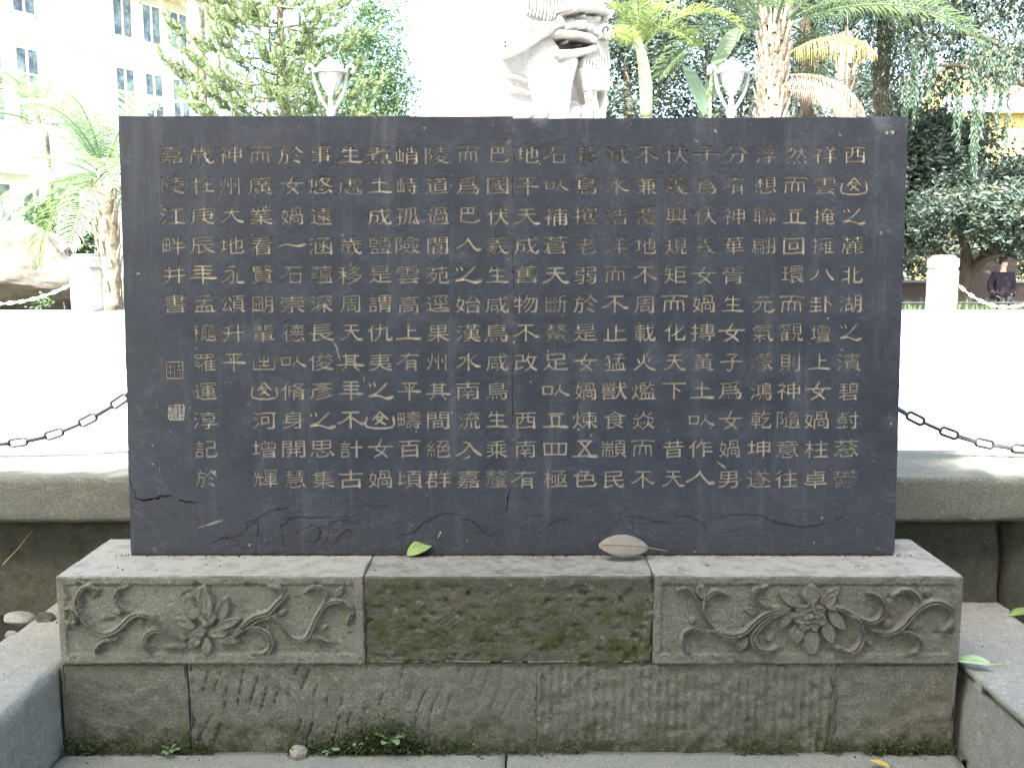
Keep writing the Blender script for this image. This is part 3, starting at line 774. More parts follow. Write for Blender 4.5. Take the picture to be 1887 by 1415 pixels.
# a worn arris: the outline bulges out a few millimetres behind the face
n0 = len(V3)
walls = np.stack([be[:, 0], be[:, 1], be[:, 1] + n0, be[:, 0] + n0], 1)
bo = be[from_out[be[:, 0]] & from_out[be[:, 1]]]
walls = np.vstack([walls, np.stack([bo[:, 0] + n0, bo[:, 1] + n0, bo[:, 1] + 2 * n0, bo[:, 0] + 2 * n0], 1)])
fc = V3[face]; nn = np.cross(fc[:, 1] - fc[:, 0], fc[:, 2] - fc[:, 0])[:, 1]
if np.median(nn) > 0: face = face[:, ::-1]; walls = walls[:, ::-1]
obj('tablet_slab', npmesh('tablet_slab', np.vstack([V3, B3, G3]), [face, walls[:, ::-1]], [M['slate']]), tab)
# floors of the recesses
Cr = []
for i, c in enumerate(CUTS):
    t = T2[owner == i]
    if len(t) == 0: continue
    uq, iv = np.unique(t, return_inverse=True)
    P = np.stack([V2[uq, 0], np.full(len(uq), c['depth']), V2[uq, 1]], 1)
    tt = iv.reshape(-1, 3)
    f3 = P[tt]
    if np.median(np.cross(f3[:, 1] - f3[:, 0], f3[:, 2] - f3[:, 0])[:, 1]) > 0: tt = tt[:, ::-1]
    if c['kind'] in ('char', 'seal'):
        cen = P.mean(0)
        Pl = P - cen
        o = obj('carved_character' if c['kind'] == 'char' else 'carved_seal', npmesh('carved_character', P, [tt], [M['paint' if c['kind'] == 'char' or len(c['loops']) > 1 else 'sealpaint']]), tab)
    else:
        Cr.append((P, tt, c['kind']))
for kind, nm, mat in (('crack', 'crack', M['dark']), ('chip', 'chip', M['pebble']), ('wave', 'carved_wave', M['slate'])):
    mb = MB()
    for P, tt, k in Cr:
        if k == kind: mb.add(P, None, tt)
    o = obj(nm, mb.mesh(nm, mat), tab)
    o['kind'] = 'stuff'
mb = MB()
for p in SEAL_MAZE:
    L = ribbon(P2(p), 1.6 * PXM)
    v_, t_ = cdt_tri([L]); t_ = t_[inside_evenodd(v_[t_].mean(1), [L])]
    mb.add(np.stack([v_[:, 0], np.full(len(v_), 0.0018), v_[:, 1]], 1), None, t_)
obj('seal_stroke', mb.mesh('seal_stroke', M['slate']), tab)
# body behind the carved face
bk = MB().box(mn_[0] + 0.02, mx[0] - 0.02, 0.014, 0.128, 0.0, mx[1] - 0.01)
obj('tablet_back', bk.mesh('tablet_back', M['slate']), tab)

# ================================================================== PLINTH
pl = empty('stone_plinth', (0, 2.79, 0))
tag(pl, 'weathered sandstone plinth with carved lotus panels under the slate tablet', 'plinth')
pl.location = (0, 0, 0)
PY0, PY1 = 2.794, 3.19
ZT, ZM = 0.568, 0.288
SC = 1887 / 590.0
def seg_dist(P, A):
    """distance and parameter along polyline A for points P (N,2)"""
    best = np.full(len(P), 1e9); bt = np.zeros(len(P)); n = len(A) - 1
    for i in range(n):
        a, b = A[i], A[i + 1]; d = b - a; L = d.dot(d) + 1e-12
        t = np.clip(((P - a) @ d) / L, 0, 1)
        q_ = np.linalg.norm(P - (a + t[:, None] * d), axis=1)
        k = q_ < best; best[k] = q_[k]; bt[k] = (i + t[k]) / n
    return best, bt
def relief(P, strokes, petals, knobs):
    """P in crop pixels; height 0..1"""
    H = np.zeros(len(P))
    for pts, wd in strokes:
        A = smoothline(np.array(pts, float), 6)
        lo, hi = A.min(0) - wd, A.max(0) + wd
        k = np.where(np.all((P > lo) & (P < hi), 1))[0]
        d, t = seg_dist(P[k], A)
        r = wd * 1.08 * (0.45 + 0.55 * np.sin(np.pi * np.clip(t * 0.9 + 0.05, 0, 1)) ** 0.6)
        x = d / r
        h = np.clip((1 - x) / 0.28, 0, 1) ** 0.7 * 0.85 - 0.42 * np.exp(-(x / 0.20) ** 2) * (x < 1)
        H[k] = np.maximum(H[k], h)
    for (bx, by), (tx, ty), wd, hh in petals:
        a = np.array([bx, by], float); b = np.array([tx, ty], float); d = b - a; L = np.linalg.norm(d); d /= L
        nn = np.array([-d[1], d[0]]); t = ((P - a) @ d) / L; s_ = np.abs((P - a) @ nn)
        wv = wd * 0.5 * np.sin(np.pi * np.clip(t, 0, 1) ** 0.85) ** 0.75
        ok = (t > 0) & (t < 1)
        x = np.where(ok, s_ / (wv + 1e-6), 9)
        h = np.where(x < 1, hh * (0.62 + 0.45 * np.clip(x, 0, 1) ** 2 - 0.55 * np.clip((x - 0.85) / 0.15, 0, 1) + 0.12 * np.exp(-(x / 0.15) ** 2)) * (0.75 + 0.35 * t), 0)
        H = np.where(x < 1, np.maximum(h, H * 0.35), H)
    for cx_, cy_, r, hh in knobs:
        d = np.linalg.norm(P - np.array([cx_, cy_]), axis=1) / r
        H = np.maximum(H, hh * np.sqrt(np.clip(1 - d ** 2, 0, 1)))
    return H
LS = [([(290, 150), (230, 130), (185, 160), (165, 220), (190, 300), (240, 360), (300, 405), (360, 405), (420, 370), (480, 310), (540, 290), (600, 310), (660, 360), (720, 400), (800, 435)], 17),
 ([(460, 130), (410, 150), (395, 200), (420, 245), (470, 272), (540, 285)], 14), ([(80, 265), (120, 262), (155, 285), (165, 325), (140, 352), (105, 340)], 12), ([(72, 300), (80, 350), (110, 372)], 10),
 ([(400, 440), (330, 450), (288, 490), (300, 535), (370, 535)], 11), ([(600, 515), (565, 470), (572, 420), (620, 388), (690, 400), (760, 430), (800, 440)], 15),
 ([(690, 490), (740, 482), (800, 478), (850, 482), (885, 460)], 13), ([(1100, 410), (1160, 345), (1220, 305), (1290, 285), (1345, 230), (1385, 185), (1365, 140), (1300, 130)], 17),
 ([(1270, 300), (1340, 320), (1380, 370), (1430, 430), (1490, 442), (1530, 415), (1560, 350), (1590, 290), (1630, 240), (1690, 215), (1750, 228), (1782, 280), (1765, 345)], 16),
 ([(1600, 262), (1635, 200), (1620, 150), (1565, 132), (1508, 165)], 14), ([(1170, 375), (1240, 380), (1298, 420), (1310, 480), (1270, 525), (1212, 530)], 18), ([(1500, 437), (1580, 428), (1655, 458)], 11),
 ([(1100, 420), (1180, 370), (1240, 330), (1300, 320)], 10)]
LP = [((1690, 190), (1740, 130), 40, .8), ((1590, 390), (1640, 360), 30, .7), ((560, 350), (520, 320), 40, .6), ((1370, 290), (1400, 260), 30, .6), ((400, 300), (430, 250), 34, .7), ((110, 210), (90, 160), 26, .5),
 ((870, 370), (735, 318), 60, .8), ((980, 370), (1135, 320), 62, .8), ((900, 430), (800, 490), 42, .75), ((975, 440), (1135, 452), 50, .8), ((935, 430), (930, 545), 60, .85),
 ((860, 330), (812, 180), 85, .8), ((1000, 330), (1050, 190), 85, .8), ((930, 320), (915, 115), 100, 1.0), ((930, 400), (840, 400), 45, .9), ((940, 405), (1060, 405), 50, .9), ((925, 360), (880, 260), 50, .9), ((940, 360), (990, 255), 50, .95)]
LK = [(925, 350, 22, 1.05), (1370, 285, 22, .6), (410, 280, 24, .6)]
RS = [([(160, 150), (210, 145), (260, 205), (300, 280), (340, 350), (400, 400), (480, 417), (550, 397), (610, 340), (680, 288), (760, 268), (815, 262)], 16),
 ([(310, 255), (330, 195), (380, 158), (458, 188)], 15), ([(300, 395), (240, 378), (195, 410), (190, 470), (215, 520), (255, 560)], 14), ([(795, 278), (700, 312), (635, 370), (600, 430), (620, 488), (680, 512), (738, 490)], 17),
 ([(682, 130), (620, 145), (610, 190), (640, 230), (700, 252), (760, 255)], 14), ([(1040, 250), (1120, 262), (1190, 302), (1232, 370), (1240, 440), (1205, 500), (1150, 515), (1095, 490)], 18),
 ([(1278, 165), (1335, 190), (1368, 250), (1350, 310), (1295, 338), (1235, 322), (1180, 290)], 15), ([(1310, 390), (1370, 405), (1430, 395), (1490, 350), (1540, 290), (1600, 240), (1670, 218), (1740, 240), (1782, 290), (1770, 350), (1720, 388)], 17),
 ([(1545, 290), (1572, 215), (1542, 165), (1485, 150), (1428, 185)], 15), ([(1460, 388), (1530, 408), (1580, 450), (1570, 505), (1490, 545)], 15), ([(330, 395), (400, 395), (470, 400)], 9)]
RP = [((300, 205), (292, 108), 62, .9), ((630, 290), (552, 262), 40, .7), ((570, 430), (508, 508), 50, .8), ((1630, 190), (1632, 140), 44, .5), ((1500, 370), (1600, 350), 36, .6), ((1270, 420), (1300, 480), 40, .5), ((260, 345), (230, 315), 40, .7), ((680, 450), (720, 400), 50, .5), ((1370, 370), (1400, 330), 50, .5),
 ((880, 240), (755, 158), 80, .75), ((1000, 230), (1115, 135), 60, .75), ((1020, 245), (1090, 180), 60, .7), ((830, 280), (755, 375), 60, .75), ((940, 240), (945, 108), 100, .85), ((1050, 270), (1140, 385), 80, .7), ((1020, 340), (1070, 468), 80, .8), ((880, 350), (845, 468), 80, .8), ((945, 370), (945, 548), 100, .8)]
for k in range(7):
    a = 2 * math.pi * k / 7 + 0.3
    RP.append(((935 + 12 * math.cos(a), 305 + 10 * math.sin(a)), (935 + 105 * math.cos(a), 308 + 92 * math.sin(a)), 72, 1.0))
for k in range(5):
    a = 2 * math.pi * k / 5 + 0.8
    RP.append(((935, 303), (935 + 58 * math.cos(a), 305 + 48 * math.sin(a)), 46, 1.15))
RK = [(935, 303, 20, 1.25), (1390, 350, 26, .55)]
def to_crop(V, ox):
    """world points on the plinth front -> pixels of the carving sketch"""
    dy = V[:, 1]; dz = V[:, 2] - EYE; c, s_ = math.cos(PITCH), math.sin(PITCH)
    zc = dy * c - dz * s_; yc = dy * s_ + dz * c
    px = CX + F * V[:, 0] / zc; py = CY - F * yc / zc
    return np.stack([(px - ox) * SC, (py - 1040) * SC], 1)
def carved(ox, st, pe, kn, x0, x1, seed, depth=0.018):
    def fn(V, N):
        fr = N[:, 1] < -0.5
        flat = fr & (N[:, 1] < -0.999)
        d = np.zeros(len(V))
        P = to_crop(V[fr], ox)
        H = relief(P, st, pe, kn)
        # recessed field inside a plain border
        X, Z = V[fr][:, 0], V[fr][:, 2]
        e = np.minimum(np.minimum(X - (x0 + 0.022), (x1 - 0.022) - X), np.minimum((ZT - 0.024) - Z, Z - (ZM + 0.030)))
        f = np.clip(e / 0.006, 0, 1)
        worn = np.clip(0.9 + 0.4 * fbm(V[fr], 4, 3, seed), 0.6, 1.05)
        pit = np.clip(fbm(V[fr], 60, 2, seed + 3), 0, 1) * 0.004 + np.clip(fbm(V[fr], 26, 3, seed + 9) - 0.35, 0, 1) * 0.03
        d[fr] = f * (-depth * 0.28 + H * depth * 1.05 * worn) - pit * (H < 0.1) + np.minimum(0, 0)
        return d
    return fn
ub = [(-1.392, -0.4545), (-0.4535, 0.4325), (0.4335, 1.378)]
block('carved_block', (ub[0][0], ub[0][1], PY0, PY1, ZM, ZT), 0.0036, M['plinth'], pl, 0.004, 0.002, 20, carved(90, LS, LP, LK, *ub[0], 1), seed=1, chip=0.006)
def rough_mid(V, N):
    fr = N[:, 1] < -0.5
    return np.where(fr, fbm(V, 7, 5, 77, 0.7) * 0.008 - 0.006 + np.clip(fbm(V, 45, 4, 78) + 0.1, -1, 0.0) * 0.016, 0) * np.clip((ZT - V[:, 2]) / 0.05, 0.15, 1)
block('rough_block', (ub[1][0], ub[1][1], PY0, PY1, ZM, ZT), 0.0050, M['plinth_moss'], pl, 0.004, 0.002, 20, rough_mid, seed=2, chip=0.008)
block('carved_block', (ub[2][0], ub[2][1], PY0, PY1, ZM, ZT), 0.0036, M['plinth_r'], pl, 0.004, 0.002, 20, carved(1200, RS, RP, RK, *ub[2], 5), seed=3, chip=0.006)
lb = [(-1.398, -1.007), (-1.002, 0.0775), (0.0785, 1.0025), (1.0035, 1.380)]
def tool1(V, N):      # slanting chisel cuts
    fr = N[:, 1] < -0.5
    X, Z = V[:, 0], V[:, 2]
    s_ = X - Z * 0.30 + fbm(V, 5, 3, 12) * 0.035
    k = np.abs((s_ / 0.042) % 1 - 0.5)
    on = np.clip((fbm(V * np.array([1, 1, 0.9]), 14, 3, 13) + 0.06) * 6, 0, 1) * np.clip((0.3 - X) / 0.8, 0.1, 1)
    return np.where(fr, -np.exp(-(k / 0.05) ** 2) * 0.008 * on + fbm(V, 22, 4, 15) * 0.006 - 0.006, 0)
def tool2(V, N):      # upright fluting
    fr = N[:, 1] < -0.5
    X = V[:, 0] + fbm(V, 4, 2, 21) * 0.006
    return np.where(fr, np.cos(X / 0.028 * 2 * np.pi) * 0.0035 * np.clip(0.6 + fbm(V, 6, 3, 22), 0, 1) + fbm(V, 30, 4, 23) * 0.008 - 0.006, 0)
def tool3(V, N):
    fr = N[:, 1] < -0.5
    return np.where(fr, fbm(V, 26, 4, 25) * 0.007 - 0.008, 0)
for i, (b, fn) in enumerate(zip(lb, (tool3, tool1, tool2, tool3))):
    o = block('base_block', (b[0], b[1], PY0 + 0.004, PY1, -0.04, ZM - 0.001), 0.0060, M['base'], pl, 0.004, 0.002, 16, fn, seed=10 + i, chip=0.006)

# ================================================================== small things near
def leaf_mesh(name, L, W, mat, bend=0.15, cup=0.25, stalk=0.4, wave=0.0, hook=0.0):
    nu, nv = 14, 7
    V = []
    for i in range(nu):
        t = i / (nu - 1); w_ = W * 0.5 * math.sin(math.pi * min(1, t * 0.97 + 0.015)) ** 0.65
        for j in range(nv):
            s_ = (j / (nv - 1) - 0.5) * 2
            V.append((t * L, s_ * w_, -bend * L * (t - 0.5) ** 2 * 4 + cup * abs(s_) * w_ + wave * math.sin(t * 9 + s_ * 2)))
    q = [(i * nv + j, (i + 1) * nv + j, (i + 1) * nv + j + 1, i * nv + j + 1) for i in range(nu - 1) for j in range(nv - 1)]
    me = npmesh(name, V, [q], [mat], True)
    return me
def leaf(label, loc, rot, L, W, mat, stalk=0.4, sdir=(-1, 0, 0.25), **k):
    o = obj('fallen_leaf', leaf_mesh('fallen_leaf', L, W, mat, **k), None, loc, rot)
    mo = o.modifiers.new('thickness', 'SOLIDIFY'); mo.thickness = 0.0012
    tag(o, label, 'leaf')
    z0 = -k.get('bend', 0.15) * L
    s_ = MB().tube([(0.006, 0, z0), (sdir[0] * L * stalk * 0.5, sdir[1] * L * stalk * 0.5, z0 + sdir[2] * L * stalk * 0.3), (sdir[0] * L * stalk, sdir[1] * L * stalk, z0 + sdir[2] * L * stalk)], [0.0022, 0.0018, 0.0022], 6)
    obj('stalk', s_.mesh('stalk', M['leafpale'] if mat in (M['leafgreen'], M['leafpale']) else M['leafbrown']), o)
    mr_ = MB().tube([(L * t, 0, -k.get('bend', 0.15) * L * (t - 0.5) ** 2 * 4 + 0.001) for t in np.linspace(0.02, 0.95, 8)], 0.0012, 5)
    obj('midrib', mr_.mesh('midrib', M['leafpale'] if mat != M['leafbrown'] else M['leafbrown']), o)
    return o
p = atZ(797, 1012, 0.585)
leaf('curled green leaf on the plinth edge with its stalk against the tablet', p + Vector((0.0, 0, 0.025)), (R(-40), R(20), R(197)), 0.092, 0.05, M['leafgreen'], 0.5, (-.75, 0, 1.0), bend=0.12, cup=0.35)
p = atZ(1199, 1021, 0.60)
leaf('large dry brown leaf leaning on the foot of the tablet', (p.x, 2.955, 0.613), (R(-52), R(-3), R(181)), 0.160, 0.078, M['leafbrown'], 0.38, (-1, 0.15, 0.0), bend=0.07, cup=-0.10)
p = atZ(1826, 1232, KZ + 0.01)
leaf('pale green leaf lying on the right kerb stone beside the plinth', p + Vector((0.0, 0, 0.022)), (R(-14), R(4), R(152)), 0.10, 0.046, M['leafpale'], 0.28, (-1, 0, 0.3), bend=0.10, cup=0.15)
p = atZ(1640, 1418, 0.01)
leaf('yellow leaf fallen on the paving before the plinth', p + Vector((0, 0, 0.012)), (R(8), 0, R(135)), 0.06, 0.03, M['leafyellow'], 0.2, (-1, 0, 0.2), bend=0.06, cup=0.1)
p = atZ(1858, 1146, 0.25)
leaf('green leaf on the dark soil behind the right kerb stone', p + Vector((0, 0, 0.03)), (0, R(-8), R(8)), 0.11, 0.055, M['leafgreen'], 0.2, (-1, 0, 0.2), bend=0.06, cup=0.1)
p = atZ(1762, 727, PZ)
leaf('small green leaf on the white plaza floor by the right chain', p + Vector((0, 0, 0.012)), (0, 0, R(-10)), 0.10, 0.045, M['leafgreen'], 0.3, (-1, 0, 0.2), bend=0.10, cup=0.3)

def rockmesh(name, rad, seed, mat, n=40, cuts=14, amp=0.06, sc=2.2):
    r = np.random.default_rng(seed)
    th = np.linspace(0, np.pi, n); ph = np.linspace(0, 2 * np.pi, 2 * n, endpoint=False)
    D = np.array([(math.sin(t) * math.cos(f), math.sin(t) * math.sin(f), math.cos(t)) for t in th for f in ph])
    N = r.normal(size=(cuts, 3)); N /= np.linalg.norm(N, axis=1)[:, None]
    h = r.uniform(0.72, 0.95, cuts)
    dd = D @ N.T
    rr = np.where(dd > 0.02, h / np.maximum(dd, 0.02), 9).min(1)
    rr = np.minimum(rr, 1.0) + fbm(D, sc, 5, seed) * amp
    V = D * rr[:, None] * np.array(rad)
    m = 2 * n
    q = [(i * m + j, (i + 1) * m + j, (i + 1) * m + (j + 1) % m, i * m + (j + 1) % m) for i in range(n - 1) for j in range(m)]
    return npmesh(name, V, [q], [mat], False)
def pebble(label, px, py, z, rad, seed, mat, rz=0, name='stone', cat='stone', group=None):
    p = atZ(px, py, z)
    return tag(obj(name, rockmesh(name, rad, seed, mat, 12, 12, 0.05, 3), None, (p.x, p.y, z + rad[2] * 0.55), (0.1, 0.15, rz)), label, cat, group)
pebble('small cream pebble on the paving at the foot of the plinth', 550, 1394, 0.0, (0.030, 0.026, 0.024), 3, M['pebble'], name='pebble', cat='pebble')
pebble('pale angular stone chip on the soil behind the left kerb', 35, 1145, KZ - 0.01, (0.055, 0.045, 0.02), 5, M['kerb'], 0.4)
pebble('brown grey stone lying between left kerb and plinth side', 83, 1145, KZ - 0.01, (0.035, 0.045, 0.022), 6, M['wall'], 0.9)
pebble('small grey stone on the outer edge of the left kerb', 20, 1172, KZ - 0.01, (0.022, 0.018, 0.012), 7, M['kerb'], 0.2)
# dry stalk on the left wall
pa, pb_ = atY(5, 1040, 3.33), atY(60, 976, 3.35)
st = MB().tube([pa, (pa + pb_) / 2 + Vector((0.008, -0.01, 0)), pb_], [0.0018, 0.0012, 0.0006], 6)
tag(obj('dry_grass_stalk', st.mesh('dry_grass_stalk', M['palmdead'])), 'dry straw stalk leaning against the wall on the left', 'stalk')

def quad_leaves(C, D, U, L, W, fold=0.25):
    """C base points, D directions, U side vectors: two-triangle-per-half folded leaves -> V, Q"""
    n = len(C)
    L = np.broadcast_to(L, (n,))[:, None]; W = np.broadcast_to(W, (n,))[:, None]
    Nn = np.cross(D, U)
    a = C; b = C + D * L * 0.45 + U * W * 0.5 + Nn * W * fold; c = C + D * L; d = C + D * L * 0.45 - U * W * 0.5 + Nn * W * fold
    V = np.stack([a, b, c, d], 1).reshape(-1, 3)
    i = np.arange(n) * 4
    return V, np.concatenate([np.stack([i, i + 1, i + 2], 1), np.stack([i, i + 2, i + 3], 1)])
def unit(A): return A / (np.linalg.norm(A, axis=-1, keepdims=True) + 1e-9)
def randdir(n, r=rng): return unit(r.normal(size=(n, 3)))
def cloudleaves(C, L, W, r=rng, droop=0.3, var=0.35):
    n = len(C); D = randdir(n, r); D[:, 2] = D[:, 2] * 0.6 - droop; D = unit(D)
    U = unit(np.cross(D, randdir(n, r)))
    s_ = r.uniform(1 - var, 1 + var, n)
    return quad_leaves(C, D, U, L * s_, W * s_)
def weed(label, px, py, n, L, seed, mat='weed', h=0.04):
    r = np.random.default_rng(seed)
    p = atZ(px, py, 0.0); o = empty('weed', (p.x, min(p.y, 2.785), 0)); tag(o, label, 'weed')
    for k in range(n):
        a = 2 * math.pi * k / n + r.uniform(-.3, .3); el_ = r.uniform(0.15, 0.7)
        hh = h * r.uniform(0.5, 1.2)
        base = Vector((0.008 * math.cos(a), 0.006 * math.sin(a) - 0.01, hh))
        d = leaf_mesh('leaf_blade', L * r.uniform(0.75, 1.1), L * 0.55, M[mat], 0.12, 0.2)
        obj('leaf_blade', d, o, base, (r.uniform(-.4, .4), -el_ + 0.3, a))
        s_ = MB().tube([(0, 0, 0), base * 0.5 + Vector((0, 0.002, 0)), base], 0.0012, 5)
        obj('stem', s_.mesh('stem', M['weed']), o)
weed('five-leaved green seedling at the foot of the plinth centre', 722, 1385, 6, 0.055, 4, h=0.05)
weed('small round-leaved weed between pebble and seedling', 612, 1390, 6, 0.022, 6, h=0.03)
weed('tiny pale weed close left of the five-leaved seedling', 660, 1378, 4, 0.018, 8, h=0.05)
weed('low dark weed tuft at the left foot of the plinth', 322, 1380, 8, 0.024, 9, h=0.02)
# moss along the foot joint
xs_ = np.concatenate([rng.uniform(-1.4, 1.37, 2600), rng.normal(-0.40, 0.10, 1700), rng.normal(-0.75, 0.16, 700), rng.normal(0.42, 0.05, 350), rng.normal(1.2, 0.1, 600), rng.normal(-1.34, 0.04, 400)])
dens = fbm(np.stack([xs_, xs_ * 0, xs_ * 0], 1), 5, 3, 9)
xs_ = xs_[(dens > -0.15) & (np.abs(xs_) < 1.385)]
zz = np.abs(rng.normal(0, 0.022, len(xs_))) * (1 + 1.5 * np.exp(-((xs_ + 0.40) / 0.1) ** 2))
C = np.stack([xs_, 2.790 - np.abs(rng.normal(0, 0.009, len(xs_))) - 0.0 * zz, zz], 1)
Vm, Tm = cloudleaves(C, 0.011, 0.007, droop=-0.2)
tag(obj('moss', npmesh('moss', Vm, [Tm], [M['mossleaf']])), 'dark green moss growing along the joint at the foot of the plinth', 'moss', kind='stuff')

xx_ = np.linspace(-1.243, 1.243, 420)
q3_ = np.stack([xx_, xx_ * 0, xx_ * 0], 1)
bead = MB().tube(np.stack([xx_, 3.006 + fbm(q3_, 30, 3, 4) * 0.0015, ZT + 0.001 + fbm(q3_, 9, 3, 6) * 0.002], 1), 0.0045 + 0.0035 * np.clip(fbm(q3_, 14, 3, 8) + 0.2, -0.6, 1), 6)  # thin dark bead along the joint of tablet and plinth
obj('foot_bead', bead.mesh('foot_bead', M['soil'], True), pl)
# crumbs of grit and leaf litter gathered in the corner between tablet and plinth, on the kerbs and the paving
r0_ = np.random.default_rng(77)
Cx = np.concatenate([np.stack([r0_.uniform(-1.3, 1.3, 900), 3.003 - np.abs(r0_.normal(0, 0.008, 900)), np.full(900, ZT + 0.003)], 1),
                     np.stack([r0_.uniform(-1.38, 1.36, 70), r0_.uniform(2.81, 3.0, 70), np.full(70, ZT + 0.003)], 1),
                     np.stack([r0_.uniform(-1.68, -1.42, 30), r0_.uniform(2.2, 3.35, 30), np.full(30, KZ + 0.003)], 1),
                     np.stack([r0_.uniform(1.42, 1.78, 30), r0_.uniform(2.2, 3.35, 30), np.full(30, KZ + 0.003)], 1),
                     np.stack([r0_.uniform(-1.38, 1.36, 70), 2.78 - np.abs(r0_.normal(0, 0.05, 70)), np.full(70, 0.003)], 1)])
Vc, Tc = cloudleaves(Cx, 0.0055, 0.0045, r0_, droop=0.0, var=0.6)
tag(obj('litter', npmesh('litter', Vc, [Tc], [M['soil']])), kind='stuff')

# ------------------------------------------------------------------ posts and chains
def link_mesh(L=0.087, W=0.041, r=0.0062):
    a = (W / 2 - r); h = L / 2 - W / 2
    P = [(h + a * math.cos(t), a * math.sin(t), 0) for t in np.linspace(-math.pi / 2, math.pi / 2, 8)] + [(-h + a * math.cos(t), a * math.sin(t), 0) for t in np.linspace(math.pi / 2, 1.5 * math.pi, 8)]
    return MB().tube(P, r, 8, closed=True)
LINK = link_mesh().mesh('chain_link', M['steel'], True)
LINKP = link_mesh(0.105, 0.05, 0.008).mesh('chain_link', M['chainblown'], True)
def chain(label, A, low, B, me, pitch, group):
    """chain hanging in a parabola through A, the lowest height, and B"""
    A, B = Vector(A), Vector(B)
    o = empty('hanging_chain', A); tag(o, label, 'chain', group)
    n = 300; D = B - A; L = math.hypot(D.x, D.y)
    za, zb = A.z - low, B.z - low
    s0 = L * math.sqrt(za) / (math.sqrt(za) + math.sqrt(zb)) if za + zb > 0 else L / 2
    k = za / s0 ** 2
    P = [Vector((D.x * t, D.y * t, low + k * (t * L - s0) ** 2 - A.z)) for t in np.linspace(0, 1, n)]
    acc = 0; i = 0; nxt = pitch / 2; prev = P[0]; tw = 0
    for a, b in zip(P[:-1], P[1:]):
        d = (b - a).length
        while acc + d >= nxt:
            t = (nxt - acc) / d; c = a.lerp(b, t)
            q_ = (b - a).to_track_quat('X', 'Z')
            e = q_ @ Euler((R(90 if tw % 2 == 0 else 12) + rnd.uniform(-.15, .15), 0, 0)).to_quaternion()
            l = obj('chain_link', me, o, c); l.rotation_mode = 'QUATERNION'; l.rotation_quaternion = e
            nxt += pitch; tw += 1
        acc += d
    return o
def post(label, x, y, z, w_=0.335, h=0.86, rz=0.0, group=None):
    o = empty('stone_post', (x, y, z), (0, 0, rz)); tag(o, label, 'post', group)
    a = w_ / 2
    def bl(nm, hx, z0, z1, r, seed):
        V, Q, N = grid_box(-hx, hx, -hx, hx, z0, z1, 0.05, r); V = V + N * (fbm(V + x, 9, 3, seed) * 0.004)[:, None]
        return obj(nm, npmesh(nm, V, [Q], [M['post']], True), o)
    bl('shaft', a, 0.0, h * 0.74, 0.014, 1)
    bl('neck', a * 0.93, h * 0.73, h * 0.765, 0.006, 2)
    bl('cap', a * 1.04, h * 0.765, h * 0.955, 0.03, 3)
    V, Q, N = grid_box(-a * 0.85, a * 0.85, -a * 0.85, a * 0.85, h * 0.94, h, 0.04, 0.035)
    obj('cap_top', npmesh('cap_top', V, [Q], [M['post']], True), o)
    return o
YF = 14.45
PLf, PRf = atY(162, 572, YF).x, atY(1733, 577, YF).x
G1 = 'white stone posts around the plaza'
post('stubby white stone post on the left far edge of the plaza beside the palm', PLf, YF, PZ, rz=R(-8), group=G1, h=0.86)
post('stubby white stone post on the right far edge of the plaza before the dark tree', PRf, YF, PZ, h=0.84, rz=R(4), group=G1)
Y1 = 3.62
A1 = atY(335, 640, Y1); A2 = atY(1560, 688, Y1)
post('white stone post hidden behind the left part of the tablet', A1.x + 0.17, Y1, PZ, 0.30, 0.60, group=G1)
post('white stone post hidden behind the right part of the tablet', A2.x - 0.17, Y1, PZ, 0.30, 0.60, group=G1)
zl = atY(-15, 818, Y1); k1 = abs(A1.x - zl.x)
chain('dark steel chain hanging across the left plaza edge beside the tablet', A1, zl.z, (zl.x - k1, Y1, A1.z), LINK, 0.0725, 'chains between the plaza posts')
zr = atY(1915, 828, Y1); k2 = abs(A2.x - zr.x)
chain('dark steel chain hanging across the right plaza edge beside the tablet', A2, zr.z, (zr.x + k2, Y1, A2.z), LINK, 0.0725, 'chains between the plaza posts')
a = atY(143, 518, YF); l = atY(-10, 560, YF)
chain('pale chain sagging leftwards from the far left post in front of the boulder', a, l.z, (l.x - (a.x - l.x), YF, a.z), LINKP, 0.088, 'chains between the plaza posts')
a = atY(1755, 514, YF); l = atY(1855, 566, YF)
chain('pale chain sagging rightwards from the far right post below the person', a, l.z, (l.x + (l.x - a.x), YF, a.z), LINKP, 0.088, 'chains between the plaza posts')

# ================================================================== CARVED PILLAR
PHI = R(35); SP = 1.25
c0_ = atY(915, 213, 9.0)
pil = empty('carved_pillar', (c0_.x, 9.0, PZ), (0, 0, PHI)); tag(pil, 'tall white square stone pillar with a lion carved in relief on its right face', 'pillar')
# local: x along the right face, y along the left face (going back)
def pil_pt(px, py):
    n = Vector((math.sin(PHI), -math.cos(PHI), 0)); p = on_plane(px, py, Vector((c0_.x, 9.0, 0)), n)
    d = p - Vector((c0_.x, 9.0, PZ)); return (d.x * math.cos(PHI) + d.y * math.sin(PHI), d.z)
K = 1415 / 220.0
grd = 0.010
x_n, z_n = int(SP / grd), int(2.3 / grd)
X, Z = np.meshgrid(np.linspace(0, SP, x_n + 1), np.linspace(1.3, 3.6, z_n + 1), indexing='ij')
Lx, Lz = X.ravel(), Z.ravel()
W3 = np.stack([c0_.x + Lx * math.cos(PHI), 9.0 + Lx * math.sin(PHI), PZ + Lz], 1)
dy = W3[:, 1]; dz = W3[:, 2] - EYE; zc = dy * math.cos(PITCH) - dz * math.sin(PITCH); yc = dy * math.sin(PITCH) + dz * math.cos(PITCH)
Q2 = np.stack([(CX + F * W3[:, 0] / zc - 900) * K, (CY - F * yc / zc) * K], 1)
